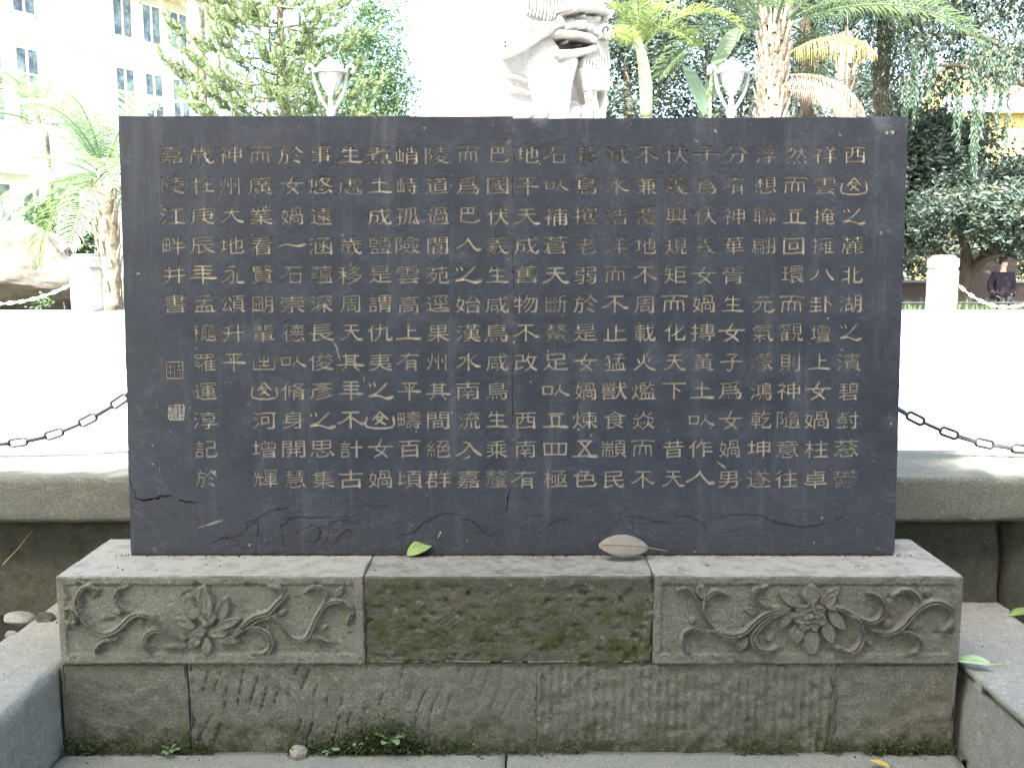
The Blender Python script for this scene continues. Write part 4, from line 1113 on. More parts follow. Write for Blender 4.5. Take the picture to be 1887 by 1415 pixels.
def st_(pts, wd, h, base=0.0, pw=2.0):
    A = smoothline(np.array(pts, float), 5); d, t = seg_dist(Q2, A)
    return np.where(d < wd, base + h * np.clip(1 - (d / wd) ** pw, 0, 1) ** 0.5, 0)
def ell(cx_, cy_, rx, ry, h, base=0.0):
    d = ((Q2[:, 0] - cx_) / rx) ** 2 + ((Q2[:, 1] - cy_) / ry) ** 2
    return np.where(d < 1, base + h * np.sqrt(np.clip(1 - d, 0, 1)), 0)
H = np.zeros(len(Q2))
def up(h):
    global H
    H = np.maximum(H, h)
def poly(pts, h):
    k = inside_evenodd(Q2, [np.array(pts, float)]); return np.where(k, h, 0)
up(poly([(350, 560), (560, 430), (700, 330), (860, 160), (1010, 20), (1310, 0), (1310, 1420), (480, 1420), (500, 1200), (380, 900)], 0.06))
up(poly([(100, 640), (380, 560), (420, 620), (700, 640), (560, 1000), (500, 1400), (0, 1400), (0, 700)], 0.05))
up(ell(700, 800, 330, 420, 0.10, 0.02)); up(ell(760, 1150, 180, 330, 0.12, 0.03))
up(st_([(110, 660), (330, 570), (560, 420), (770, 330)], 60, 0.10, 0.06)); up(ell(600, 350, 110, 70, 0.09, 0.08))
up(ell(1100, 330, 230, 290, 0.10, 0.10))
up(st_([(840, 150), (1000, 160), (1150, 180), (1250, 230)], 48, 0.10, 0.17)); up(st_([(880, 90), (1000, 100), (1200, 140)], 45, 0.10, 0.14))
up(ell(1225, 75, 55, 35, 0.08, 0.2)); up(ell(1260, 210, 55, 45, 0.06, 0.2))
up(ell(965, 240, 42, 36, 0.05, 0.17)); up(ell(1130, 275, 56, 40, 0.06, 0.17))
up(ell(930, 350, 80, 60, 0.09, 0.18)); up(ell(1030, 380, 60, 50, 0.07, 0.17))
up(st_([(720, 440), (860, 450), (1000, 470), (1090, 520)], 36, 0.06, 0.18)); up(st_([(740, 680), (870, 670), (1010, 640), (1110, 600)], 48, 0.06, 0.15))
up(st_([(1150, 480), (1130, 420), (1190, 360), (1250, 400), (1230, 470), (1195, 460), (1190, 410)], 20, 0.05, 0.21))
for i in range(9):
    x0 = 1010 + i * 34
    up(st_([(1120 + i * 20, 520), (1060 + i * 28, 640), (1010 + i * 36, 780), (1040 + i * 36, 930), (1100 + i * 28, 1080)], 17, 0.05, 0.13))
up(st_([(1010, 850), (1080, 1050), (1110, 1250), (1100, 1400)], 44, 0.08, 0.08)); up(st_([(1180, 1000), (1150, 1150), (1180, 1300), (1190, 1420)], 50, 0.08, 0.07)); up(st_([(1260, 900), (1290, 1150), (1270, 1400)], 34, 0.07, 0.07))
up(st_([(860, 760), (800, 1000), (760, 1250), (740, 1420)], 110, 0.10, 0.09)); up(ell(560, 1300, 110, 120, 0.07, 0.07)); up(ell(940, 1330, 110, 80, 0.07, 0.05))
for c in ([(200, 920), (290, 930), (390, 980)], [(220, 1095), (320, 1090), (430, 1125)], [(50, 510), (140, 500)], [(60, 560), (200, 550)]):
    up(st_(c, 26, 0.05, 0.04))
for i in range(12):
    up(st_([(460 + i * 42, -40), (455 + i * 42, 120), (450 + i * 40, 250 - 14 * abs(6 - i))], 12, 0.022, 0.0))
def carve(h_poly, d):
    global H
    k = inside_evenodd(Q2, [np.array(h_poly, float)]); H = np.where(k, H - d, H)
carve([(700, 480), (800, 490), (960, 490), (1080, 570), (1040, 600), (980, 610), (900, 580), (850, 630), (760, 610)], 0.16)
carve([(960, 850), (1100, 1210), (1100, 1330), (1060, 1250), (990, 1200), (905, 1185)], 0.13)
carve([(855, 165), (1000, 185), (1150, 200), (1220, 235), (1200, 300), (1130, 235), (1070, 245), (980, 215), (900, 265)], 0.05)
up(ell(830, 525, 26, 22, 0.04, 0.10)); up(ell(995, 570, 20, 20, 0.04, 0.10))
Pn = np.stack([Lx, Lz, Lz * 0], 1)
H = H + fbm(Pn, 12, 3, 5) * 0.006
ed = np.clip(np.minimum(Lx - 0.01, 1.24 - Lx) / 0.02, 0, 1) * np.clip((Lz - 1.31) / 0.02, 0, 1)
V = np.stack([Lx, -H * ed - 0.003, Lz], 1)
g = np.arange(len(V)).reshape(x_n + 1, z_n + 1)
q = np.stack([g[:-1, :-1], g[1:, :-1], g[1:, 1:], g[:-1, 1:]], -1).reshape(-1, 4)
obj('lion_relief', npmesh('lion_relief', V, [q], [M['pillar']], True), pil)
V, Q, N = grid_box(0.0, SP, 0.0, SP, 0.0, 6.5, 0.07, 0.015)
V = V + N * (fbm(V, 7, 4, 3) * 0.006)[:, None]
obj('shaft', npmesh('shaft', V, [Q], [M['pillar']], True), pil)
V, Q, N = grid_box(-0.2, SP + 0.2, -0.2, SP + 0.2, 0.0, 0.45, 0.08, 0.03)
obj('pedestal', npmesh('pedestal', V, [Q], [M['pillar']], True), pil)

# ================================================================== STREET LAMPS
def lamp(label, px, Y, h_top_px, base_z):
    top = atY(px, 106, Y); bot = atY(px, 213, Y)
    s_ = (top.z - bot.z) / 107.0       # metres per picture pixel at the lamp
    o = empty('street_lamp', (top.x, Y, base_z)); tag(o, label, 'street lamp', 'white street lamps behind the tablet')
    Z = lambda py: top.z - (py - 106) * s_ - base_z
    prof = [(0.06, 0.0), (0.16, 0.0), (0.16, 0.12), (0.09, 0.25), (0.06, 0.4), (0.055, Z(250)), (0.06, Z(248)), (0.085, Z(246)), (0.06, Z(243)), (0.065, Z(215)), (0.10, Z(207)), (0.07, Z(203)), (0.05, Z(196)), (0.035, Z(178)), (0.10, Z(172)), (0.0, Z(171))]
    prof = [(r * 1.0, z) for r, z in prof]
    obj('lamp_post', MB().lathe(prof, n=16).mesh('lamp_post', M['lampwhite'], True), o)
    bowl = [(0.0, Z(172)), (8 * s_, Z(171)), (13 * s_, Z(166)), (19 * s_, Z(152)), (23 * s_, Z(138)), (24 * s_, Z(135))]
    obj('glass_bowl', MB().lathe(bowl, n=18).mesh('glass_bowl', M['glassbowl'], True), o)
    cap = [(25 * s_, Z(137)), (33 * s_, Z(137)), (32 * s_, Z(133)), (25 * s_, Z(126)), (19 * s_, Z(119)), (14 * s_, Z(113)), (6 * s_, Z(110)), (4 * s_, Z(109)), (5 * s_, Z(107)), (0.0, Z(105))]
    obj('lamp_cap', MB().lathe(cap, n=18).mesh('lamp_cap', M['lampwhite'], True), o)
    for k in range(6):
        a = k * math.pi / 3 + 0.3
        P = [(22.5 * s_ * math.cos(a), 22.5 * s_ * math.sin(a), Z(137)), (19.5 * s_ * math.cos(a), 19.5 * s_ * math.sin(a), Z(152)), (12 * s_ * math.cos(a), 12 * s_ * math.sin(a), Z(168))]
        obj('bowl_rib', MB().tube(P, 0.008, 5).mesh('bowl_rib', M['lampwhite'], True), o)
    for sx in (-1, 1):
        pts = [(3, 206), (12, 194), (22, 176), (28, 158), (30, 142), (31, 130), (35, 123), (41, 122), (45, 127), (44, 133), (39, 134)]
        A = smoothline([(sx * a * s_, 0, Z(b)) for a, b in pts], 4)
        obj('scroll_arm', MB().tube(A, 3.4 * s_, 8).mesh('scroll_arm', M['lampwhite'], True), o)
    return o
lamp('white scroll-armed street lamp in front of the conifer', 608, 17.5, 0, 0.62)
lamp('white scroll-armed street lamp beside the thick palm trunk', 1350, 15.5, 0, 0.0)

# ================================================================== BUILDING
FA = atY(352, 40, 53.0); FB = atY(100, 0, 46.0)
fd = Vector((FB.x - FA.x, FB.y - FA.y, 0)).normalized(); fn_ = Vector((-fd.y, fd.x, 0))
if fn_.y > 0: fn_ = -fn_
FO = Vector((FA.x, FA.y, 0))
ang = math.atan2(fd.y, fd.x)
bd = empty('white_building', FO, (0, 0, ang)); tag(bd, 'white multi-storey building with cream eaves behind the left palm', 'building')
BL = 34.0
sgn = 1 if (Matrix.Rotation(ang, 3, 'Z') @ Vector((0, 1, 0))).dot(fn_) > 0 else -1   # local +y*sgn faces us
def fpt(px, py):
    p = on_plane(px, py, FO, fn_) - FO; return p.dot(fd), p.z
def bbox(nm, s0, s1, d0, d1, z0, z1, mat, parent):
    a, b = sorted((d0 * sgn, d1 * sgn)); return obj(nm, MB().box(s0, s1, a, b, z0, z1).mesh(nm, mat), parent)
bbox('wall', -3, BL, -12, 0, -0.05, 14.9, M['facade'], bd)
bbox('roof_slab', -3.6, BL + .6, -12.5, 1.6, 14.9, 15.7, M['eave'], bd)
bbox('roof_trim', -3.6, BL + .6, 1.6, 1.75, 15.2, 15.8, M['facade'], bd)
bbox('sun_canopy', -2.5, BL, 0, 1.1, 5.35, 5.75, M['facade'], bd)
bbox('floor_band', -2.8, BL, 0, 0.25, 11.5, 12.1, M['facade'], bd)
def window(s0, s1, z0, z1, rows, cols):
    f = empty('window'); f.parent = bd
    t = 0.10
    bx = MB()
    for a, b, c, d in ((s0, s1, z0, z0 + t), (s0, s1, z1 - t, z1), (s0, s0 + t, z0, z1), (s1 - t, s1, z0, z1)):
        y = sorted((0.01 * sgn, 0.10 * sgn)); bx.box(a, b, y[0], y[1], c, d)
    for k in range(1, cols):
        a = s0 + (s1 - s0) * k / cols; y = sorted((0.01 * sgn, 0.09 * sgn)); bx.box(a - t / 2, a + t / 2, y[0], y[1], z0, z1)
    for k in rows:
        a = z0 + (z1 - z0) * k; y = sorted((0.01 * sgn, 0.085 * sgn)); bx.box(s0, s1, y[0], y[1], a - t / 2, a + t / 2)
    obj('window_frame', bx.mesh('window_frame', M['frame']), f)
    y = 0.03 * sgn
    V = [(s0, y, z0), (s1, y, z0), (s1, y, z1), (s0, y, z1)]
    obj('pane', npmesh('pane', V, [[(0, 1, 2, 3)]], [M['glass']]), f)
for s_ in np.arange(0.3, BL - 1.5, 1.75):
    wp = FO + fd * (s_ + 0.6)
    blank = 112 < CX + F * wp.x / (wp.y * math.cos(PITCH)) < 222      # plain wall bay between the stair towers
    if not blank:
        window(s_, s_ + 1.25, 12.5, 14.5, (), 2)
        window(s_, s_ + 1.25, 7.6, 11.1, (0.66,), 2)
    window(s_, s_ + 1.35, 2.2, 5.0, (0.30,), 2)
# far yellow building on the right
yb = empty('yellow_building', (0, 0, 0)); tag(yb, 'distant yellow building with pale blue band glimpsed through trees at the right', 'building')
pa = atY(1822, 250, 60); pb_ = atY(1990, 85, 60)
obj('wall', MB().box(pa.x, pb_.x + 6, 60, 70, -0.05, pb_.z).mesh('wall', M['yellow']), yb)
z0, z1 = atY(1800, 208, 59.8).z, atY(1800, 180, 59.8).z
obj('balcony_band', MB().box(pa.x - 3, pb_.x + 6, 59.3, 59.99, z0, z1).mesh('balcony_band', M['bluewhite']), yb)
for k in range(6):
    x0 = pa.x + 0.8 + k * 2.6
    obj('window', MB().box(x0, x0 + 1.4, 59.9, 60.05, z1 + 1.0, z1 + 2.6).mesh('window', M['glass']), yb)

# low plaster wall on the right
lw = empty('low_plaster_wall', (0, 0, 0)); tag(lw, 'low reddish brown plaster wall behind the person at the right', 'wall')
za = atY(1700, 521, 22).z; zb_ = atY(1800, 468, 22).z
xa, xb, xc, xd = atY(1540, 520, 22).x, atY(1752, 520, 22).x, atY(1868, 520, 22).x, atY(2100, 520, 22).x
obj('wall_panel', MB().box(xa, xb, 22, 22.3, -0.05, za).mesh('wall_panel', M['redwall']), lw)
obj('wall_panel', MB().box(xb, xc, 21.9, 22.4, -0.05, zb_).mesh('wall_panel', M['redwall']), lw)
obj('wall_panel', MB().box(xc, xd, 22, 22.3, -0.05, za).mesh('wall_panel', M['redwall']), lw)
obj('wall_coping', MB().box(xa, xb - 0.01, 21.93, 22.37, za + 0.002, za + 0.05).mesh('wall_coping', M['post']), lw)
obj('wall_coping', MB().box(xc + 0.01, xd, 21.93, 22.37, za + 0.002, za + 0.05).mesh('wall_coping', M['post']), lw)

# boulder on the left
p = atY(30, 560, 17.2)
tag(obj('boulder', rockmesh('boulder', (1.5, 0.95, 0.92), 22, M['rock'], 70, 13, 0.12, 1.8), None, (p.x - 0.15, 17.3, p.z + 0.55), (0.05, 0.1, 0.3)), 'large pale boulder standing behind the chain at the far left', 'boulder')

# ================================================================== PLANTS
def frond_mesh(name, L, n, ll, lw, e0, bend, ldroop, mats, seed, sweep=0.6, vshape=0.35, petiole=0.15):
    r = np.random.default_rng(seed)
    m = 16; P = [np.zeros(3)]; e_ = e0
    for i in range(m):
        e_ = e0 - bend * ((i + 1) / m) ** 1.25
        P.append(P[-1] + np.array([math.cos(e_), 0, math.sin(e_)]) * L / m)
    P = np.array(P)
    mb = MB().tube(P, np.linspace(0.022, 0.004, m + 1) * L / 2.2, 5)
    T = unit(np.gradient(P, axis=0))
    ts = np.linspace(petiole, 0.99, n); V = []; Q = []; k = 0
    for t in ts:
        for s_ in (-1, 1):
            i = min(int(t * m), m - 1); f = t * m - i
            c = P[i] * (1 - f) + P[i + 1] * f; tg = T[i]
            upv = np.cross(tg, [0, 1, 0]); upv = -upv if upv[2] < 0 else upv
            env = math.sin(math.pi * (0.12 + 0.83 * (t - petiole) / (1 - petiole))) ** 0.6
            l = ll * env * r.uniform(0.85, 1.1)
            sw = sweep * (0.6 + 0.8 * t)
            d = unit(np.array([0, s_, 0]) * math.cos(sw) + tg * math.sin(sw) + upv * vshape * r.uniform(0.5, 1.3))
            d2 = unit(d + np.array([0, 0, -1]) * ldroop * r.uniform(0.6, 1.3)); d3 = unit(d2 + np.array([0, 0, -1]) * ldroop * 1.2)
            p1 = c + d * l * 0.35; p2 = p1 + d2 * l * 0.35; p3 = p2 + d3 * l * 0.30
            wv = unit(np.cross(d, upv)) * lw * 0.5
            V += [c - wv * 0.4, c + wv * 0.4, p1 + wv, p1 - wv, p2 + wv * 0.8, p2 - wv * 0.8, p3]
            Q.append((k, k + 1, k + 2, k + 3)); Q.append((k + 3, k + 2, k + 4, k + 5)); k += 7
    n0 = mb.n
    tri = [(7 * i + 5, 7 * i + 4, 7 * i + 6) for i in range(len(Q) // 2)]
    mb.add(V, Q, tri)
    return mb.mesh(name, mats)
def fronds(parent, meshes, N, top, r, az0=0, az1=360, tilt=(-10, 10), sc=(0.85, 1.1)):
    for k in range(N):
        az = R(az0 + (az1 - az0) * (k + r.uniform(-.3, .3)) / N)
        o = obj('frond', meshes[k % len(meshes)], parent, top, None, r.uniform(*sc))
        o.rotation_euler = Euler((R(r.uniform(-12, 12)), R(r.uniform(*tilt)), az))
def trunk_mesh(name, pts, rad, mat, n=12, rough=0.12, seed=0, sc=6):
    mb = MB().tube(smoothline(pts, 5), np.interp(np.linspace(0, 1, (len(pts) - 1) * 5 + 1), np.linspace(0, 1, len(rad)), rad), n)
    V = np.concatenate(mb.v); c = V.copy()
    A = smoothline(pts, 5); d, t = None, None
    idx = np.repeat(np.arange(len(A)), n); idx = np.concatenate([idx, [0, len(A) - 1]])
    off = V - A[idx]
    V = A[idx] + off * (1 + rough * fbm(V, sc, 3, seed))[:, None]
    mb.v = [V]
    return mb.mesh(name, mat, True)
prng = random.Random(5)
def boots(parent, n, h0, h1, r0, mat, seed, L=0.28):
    """old leaf bases round a palm trunk, one part of many small pieces"""
    r = random.Random(seed); mb = MB()
    for k in range(n):
        a = k * 2.39996; z = h0 + (h1 - h0) * k / n
        d = np.array([math.cos(a), math.sin(a), 0]); b = d * r0 * 0.9 + np.array([0, 0, z]); s_ = np.array([-d[1], d[0], 0])
        t = b + d * L * 0.22 * r.uniform(.5, 1.5) + np.array([0, 0, L * r.uniform(.7, 1.1)])
        w0, w1 = 0.055 * r0 / 0.2, 0.012
        V = [b - s_ * w0, b + s_ * w0, t + s_ * w1, t - s_ * w1, b - s_ * w0 + d * 0.05, b + s_ * w0 + d * 0.05, t + s_ * w1 + d * 0.02, t - s_ * w1 + d * 0.02]
        mb.add(V, [(0, 1, 2, 3), (4, 7, 6, 5), (0, 4, 5, 1), (3, 2, 6, 7), (1, 5, 6, 2), (0, 3, 7, 4)])
    o = obj('leaf_base', mb.mesh('leaf_base', mat), parent); o['kind'] = 'stuff'
    return o

# left date palm
b = atY(205, 575, 15.6); cz = atY(205, 330, 15.6)
pm = empty('date_palm', (b.x, 15.6, 0.62)); tag(pm, 'bright feathery palm with patchy trunk beside the far left post', 'palm tree')
hh = cz.z - 0.62
obj('trunk', trunk_mesh('trunk', [(0, 0, 0), (0.03, 0, hh * 0.5), (-0.02, 0, hh)], [0.17, 0.15, 0.14], M['palmbark'], 14, 0.2, 3, 9), pm)
boots(pm, 40, hh * 0.15, hh * 0.98, 0.15, M['palmbark'], 3)
fm = [frond_mesh('frond', 2.1, 44, 0.42, 0.022, R(e_), R(bd_), 0.35, [M['palmpale']], 20 + i) for i, (e_, bd_) in enumerate(((52, 85), (25, 75), (70, 80), (5, 65)))]
fronds(pm, fm, 34, (0, 0, hh), prng, tilt=(-12, 22), sc=(0.8, 1.15))
# second pale palm further back on the left
b = atY(95, 560, 19.5)
pm = empty('date_palm', (b.x, 19.5, 0.62)); tag(pm, 'pale tall palm further back on the left in front of the building', 'palm tree')
hh = atY(95, 230, 19.5).z - 0.62
obj('trunk', trunk_mesh('trunk', [(0, 0, 0), (0.05, 0, hh * 0.5), (0, 0, hh)], [0.16, 0.14, 0.13], M['palmbark'], 12, 0.2, 4, 9), pm)
fronds(pm, [fm[0], fm[1], fm[2]], 16, (0, 0, hh), prng, tilt=(-15, 20), sc=(0.75, 1.05))

# crownshaft palm right of the pillar
fy = [frond_mesh('frond', 2.0, 40, 0.50, 0.032, R(e_), R(bd_), 0.30, [M['palmyellow']], 40 + i) for i, (e_, bd_) in enumerate(((70, 115), (45, 105), (85, 90)))]
b = atY(1205, 213, 14.9)
pm = empty('crownshaft_palm', (b.x, 15.6, 0)); tag(pm, 'slender palm with smooth pale green shaft and yellowish fronds right of the pillar', 'palm tree')
hh = atY(1203, 95, 15.6).z
obj('trunk', trunk_mesh('trunk', [(0, 0, 0), (0.02, 0, hh * 0.6), (-0.02, 0, hh * 0.8)], [0.11, 0.09, 0.085], M['palmbark'], 12, 0.05, 4, 9), pm)
obj('crownshaft', trunk_mesh('crownshaft', [(-0.02, 0, hh * 0.79), (-0.04, 0, hh * 0.9), (-0.12, 0, hh * 1.0), (-0.28, 0, hh * 1.10)], [0.10, 0.11, 0.08, 0.03], M['crownshaft'], 12, 0.04, 4, 9), pm)
fronds(pm, fy, 11, (-0.12, 0, hh * 1.0), prng, tilt=(-20, 10), sc=(0.6, 0.95))

# thick palm with dead fronds
b = atY(1422, 213, 16.6)
pm = empty('thick_trunk_palm', (b.x, 16.6, 0)); tag(pm, 'thick shaggy-trunked palm with green fronds and one yellow drooping frond', 'palm tree')
hh = atY(1422, 60, 16.6).z
obj('trunk', trunk_mesh('trunk', [(0, 0, 0), (0.02, 0, hh * 0.5), (0, 0, hh)], [0.22, 0.175, 0.17], M['palmbark'], 16, 0.22, 6, 7), pm)
boots(pm, 150, hh * 0.35, hh * 1.05, 0.165, M['palmbark'], 8, 0.6)
fg = [frond_mesh('frond', 3.2, 54, 0.62, 0.034, R(e_), R(bd_), 0.35, [M['palm']], 60 + i) for i, (e_, bd_) in enumerate(((72, 78), (50, 72), (84, 55), (35, 70)))]
fronds(pm, fg, 20, (0, 0, hh), prng, tilt=(-10, 12), sc=(0.85, 1.1))
fdd = frond_mesh('frond', 1.9, 40, 0.75, 0.018, R(38), R(75), 2.2, [M['palmdead']], 71, 0.35, 0.0)
o = obj('frond', fdd, pm, (0.1, -0.1, hh - 0.45), (0, 0, R(-8)), 0.85); o['label'] = 'drooping yellow frond'
fdg = frond_mesh('frond', 2.0, 40, 0.55, 0.016, R(12), R(80), 2.4, [M['palmgrey']], 72, 0.3, 0.0)
for az, s_, z in ((-5, 0.9, -0.75), (8, 0.8, -0.8), (-14, 0.7, -1.0), (100, 0.6, -0.9), (-40, 0.8, -0.9)):
    o = obj('frond', fdg, pm, (0.05, -0.1, hh + z), (0, 0, R(az)), s_); o['label'] = 'withered hanging grey frond'
# banana leaf plant
bn = empty('banana_plant', (atY(1300, 213, 16.0).x, 16.0, 0)); tag(bn, 'banana plant with one broad upright leaf left of the right lamp', 'banana plant')
pA, pB = atY(1312, 122, 16.0), atY(1368, 38, 16.0)
def broad(nm, A, B, wd, mat, parent, seed, sag=0.1):
    r = random.Random(seed); A, B = Vector(A), Vector(B); D = B - A; L = D.length; d = D.normalized(); s_ = d.cross(Vector((0, 1, 0))).normalized(); n = 16; V = []; 
    for i in range(n + 1):
        t = i / n; c = A + D * t + Vector((0, 0, -sag * 4 * (t - .5) ** 2)); w_ = wd * math.sin(math.pi * (0.06 + 0.9 * t)) ** 0.6
        V += [c - s_ * w_ * r.uniform(.85, 1.05) + Vector((0, -0.10 * wd, -0.1 * wd)), c, c + s_ * w_ * r.uniform(.85, 1.05) + Vector((0, -0.10 * wd, -.1 * wd))]
    q = [(3 * i + j, 3 * i + 3 + j, 3 * i + 4 + j, 3 * i + 1 + j) for i in range(n) for j in (0, 1)]
    return obj(nm, npmesh(nm, V, [q], [mat]), parent)
org = Vector(bn.location)
broad('leaf_blade', pA - org, pB - org, 0.13, M['palm'], bn, 1)
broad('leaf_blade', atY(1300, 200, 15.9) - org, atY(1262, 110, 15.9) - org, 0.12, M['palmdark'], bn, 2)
broad('leaf_blade', atY(1290, 205, 16.1) - org, atY(1330, 120, 16.2) - org, 0.12, M['palm'], bn, 3)
obj('stem', MB().tube([(0, 0, 0), (0, 0, 2.2), tuple(pA - org)], [0.12, 0.09, 0.02], 8).mesh('stem', M['crownshaft'], True), bn)

# shaded weeping palms on the right
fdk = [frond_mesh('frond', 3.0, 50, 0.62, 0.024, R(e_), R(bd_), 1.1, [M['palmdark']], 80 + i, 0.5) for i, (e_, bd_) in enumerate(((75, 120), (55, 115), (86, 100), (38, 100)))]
for i, (px, py, Y, lab) in enumerate(((1560, 60, 18.6, 'dark weeping palm behind the yellow drooping frond'), (1632, 40, 19.6, 'dark weeping palm standing above the right end of the tablet'), (1490, -20, 20.5, 'tall shaded palm between the thick palm and the weeping ones'))):
    b = atY(px, py, Y); pm = empty('weeping_palm', (b.x, Y, 0)); tag(pm, lab, 'palm tree', 'weeping palms on the right')
    obj('trunk', trunk_mesh('trunk', [(0, 0, 0), (0.06 * (i - 1), 0, b.z * .5), (0, 0, b.z)], [0.17, 0.14, 0.13], M['palmbark'] if i == 0 else M['bark'], 12, 0.15, i, 8), pm)
    boots(pm, 30, b.z * 0.5, b.z * 1.02, 0.13, M['palmgrey'] if i == 0 else M['bark'], 8 + i, 0.45)
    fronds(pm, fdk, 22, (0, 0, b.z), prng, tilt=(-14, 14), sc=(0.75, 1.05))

# hanging grey-trunked palm behind the conifer (left)
b = atY(362, 60, 24); pm = empty('skirted_palm', (b.x, 24, 0.6)); tag(pm, 'grey-trunked palm with a hanging dry skirt at the building corner', 'palm tree')
hh = b.z + 1.2
obj('trunk', trunk_mesh('trunk', [(0, 0, 0), (0, 0, hh * .5), (0, 0, hh)], [0.22, 0.2, 0.2], M['palmbark'], 12, 0.1, 2, 8), pm)
for az, s_, z in ((0, .7, 0), (60, .8, -.2), (130, .7, 0), (200, .8, -.1), (260, .7, 0), (310, .8, -.3)):
    o = obj('frond', fdg, pm, (0, 0, hh + z), (0, R(30), R(az)), s_)
fronds(pm, fm, 14, (0, 0, hh + 0.3), prng, tilt=(-14, 14), sc=(0.9, 1.2))

# ---- conifer with curling branches
def conifer_branch(L, seed):
    r = np.random.default_rng(seed); m = 12
    P = []; 
    for i in range(m + 1):
        t = i / m; P.append((L * t, 0.05 * L * math.sin(3 * t + seed), -0.10 * L * math.sin(math.pi * t) + 0.16 * L * t * t))
    P = np.array(P); wood = MB().tube(P, np.linspace(0.028, 0.006, m + 1), 5)
    C = []; D = []
    def tail(A, n, ln):
        for i in range(len(A) - 1):
            k = max(2, int(0.85 * n * np.linalg.norm(A[i + 1] - A[i]) / ln))
            t = r.uniform(0, 1, k)[:, None]; c = A[i] * (1 - t) + A[i + 1] * t
            tg = unit(A[i + 1] - A[i]); d = unit(randdir(k, r) * 0.9 + tg * 1.0 + np.array([0, 0, 0.35]))
            C.append(c); D.append(d)
    for j in range(int(L * 9)):
        t = r.uniform(0.22, 1.0); i = min(int(t * m), m - 1); c = P[i] + (P[i + 1] - P[i]) * (t * m - i)
        s_ = r.choice([-1, 1]); l = L * 0.30 * r.uniform(0.6, 1.1) * (1.15 - 0.5 * t)
        a = r.uniform(0.3, 1.0)
        A = [c]
        for q_ in range(5):
            u_ = (q_ + 1) / 5
            A.append(c + np.array([math.cos(a) * l * u_, s_ * math.sin(a) * l * u_, -0.25 * l * math.sin(math.pi * u_ * 0.8) + 0.55 * l * u_ ** 3]))
        A = np.array(A); wood.tube(A, np.linspace(0.008, 0.003, 6), 4, False)
        tail(A, 85, l)
    tail(P[4:], 160, L * 0.7)
    C = np.concatenate(C); D = np.concatenate(D)
    U = unit(np.cross(D, randdir(len(D), r)))
    V, T = quad_leaves(C, D, U, r.uniform(0.06, 0.12, len(C)), 0.020, 0.1)
    nm = npmesh('foliage', V, [T], [M['needle']])
    return wood.mesh('branch', M['bark'], True), nm
CB = [conifer_branch(1.9, s_) for s_ in (1, 2, 3, 4)]
b = atY(527, 213, 19.5)
cf = empty('norfolk_pine', (b.x, 19.5, 0.6)); tag(cf, 'tall conifer with tiered curling branches behind the left lamp', 'conifer')
obj('trunk', trunk_mesh('trunk', [(0, 0, 0), (0.02, 0, 2.5), (-0.05, 0, 5.0), (-0.1, 0, 9.0)], [0.15, 0.10, 0.075, 0.03], M['bark'], 10, 0.12, 3, 6), cf)
kk_ = 0
for ti in range(14):
    z = 1.6 + ti * 0.36
    for k in range(5):
        if prng.random() < 0.06: continue
        az = R(72 * k + ti * 31 + prng.uniform(-12, 12)); w_, f_ = CB[kk_ % 4]; kk_ += 1
        o = obj('branch', w_, cf, (-0.01 * ti, 0, z + prng.uniform(-.1, .1)), (0, R(prng.uniform(-16, -2)), az), (1.22 - 0.030 * ti) * prng.uniform(0.8, 1.1))
        obj('foliage', f_, o)

# ---- broadleaf crowns
def crown_pts(blobs, n, seed, shell=0.55, clump=0.22, per=26, gaps=True):
    r = np.random.default_rng(seed); vol = np.array([b_[3] * b_[4] * b_[5] for b_ in blobs]); pr = vol ** 0.8 / (vol ** 0.8).sum()
    nc = n // per; ci = r.choice(len(blobs), nc, p=pr); d = randdir(nc, r); rad = r.uniform(shell, 1.0, nc) ** 0.7
    B = np.array(blobs); c = B[ci, :3] + d * rad[:, None] * B[ci, 3:6]
    if gaps: c = c[fbm(c, 0.9, 3, seed) > -0.28]
    C = np.repeat(c, per, 0) + r.normal(0, clump, (len(c) * per, 3)) * np.array([1, 1, .7])
    return C
def tree(name, label, cat, base, blobs, n, leaf_, mat, seed, trunks, group=None, clump=0.22, shell=0.55, droop=0.3, shadow_trim=None, tmat='bark', gaps=True):
    o = empty(name, base); tag(o, label, cat, group)
    for tr in trunks:
        pts, rad = tr
        obj('trunk', trunk_mesh('trunk', pts, rad, M[tmat], 10, 0.12, seed, 5), o)
    C = crown_pts(blobs, n, seed, shell, clump, gaps=gaps)
    if shadow_trim is not None: C = C[shadow_trim(C + np.array(base))]
    r = np.random.default_rng(seed + 1)
    V, T = cloudleaves(C, leaf_, leaf_ * 0.5, r, droop)
    c = obj('crown', npmesh('crown', V, [T], [M[mat]]), o)
    return o
def W(px, py, Y, base): return tuple(atY(px, py, Y) - Vector(base))
def blob(px, py, Y, rx, ry, rz, base): return (*W(px, py, Y, base), rx, ry, rz)
# grey-green tree right of the conifer
bs = (atY(700, 213, 24).x, 24, 0.0)
tree('broadleaf_tree', 'grey green leafy tree between the left lamp and the pillar', 'tree', bs, [blob(665, 150, 24, 1.1, 1.0, 1.5, bs), blob(690, 60, 24.5, .7, 1.0, .9, bs), blob(700, 200, 24, .7, 1, 1.2, bs), blob(610, 190, 25, 1.1, .8, 1.1, bs), blob(560, 130, 25.5, .9, .8, .9, bs)], 20000, 0.10, 'leafmid', 31, [([(0, 0, 0), (0.1, 0, 3), (0, 0, 6)], [.14, .1, .04])])
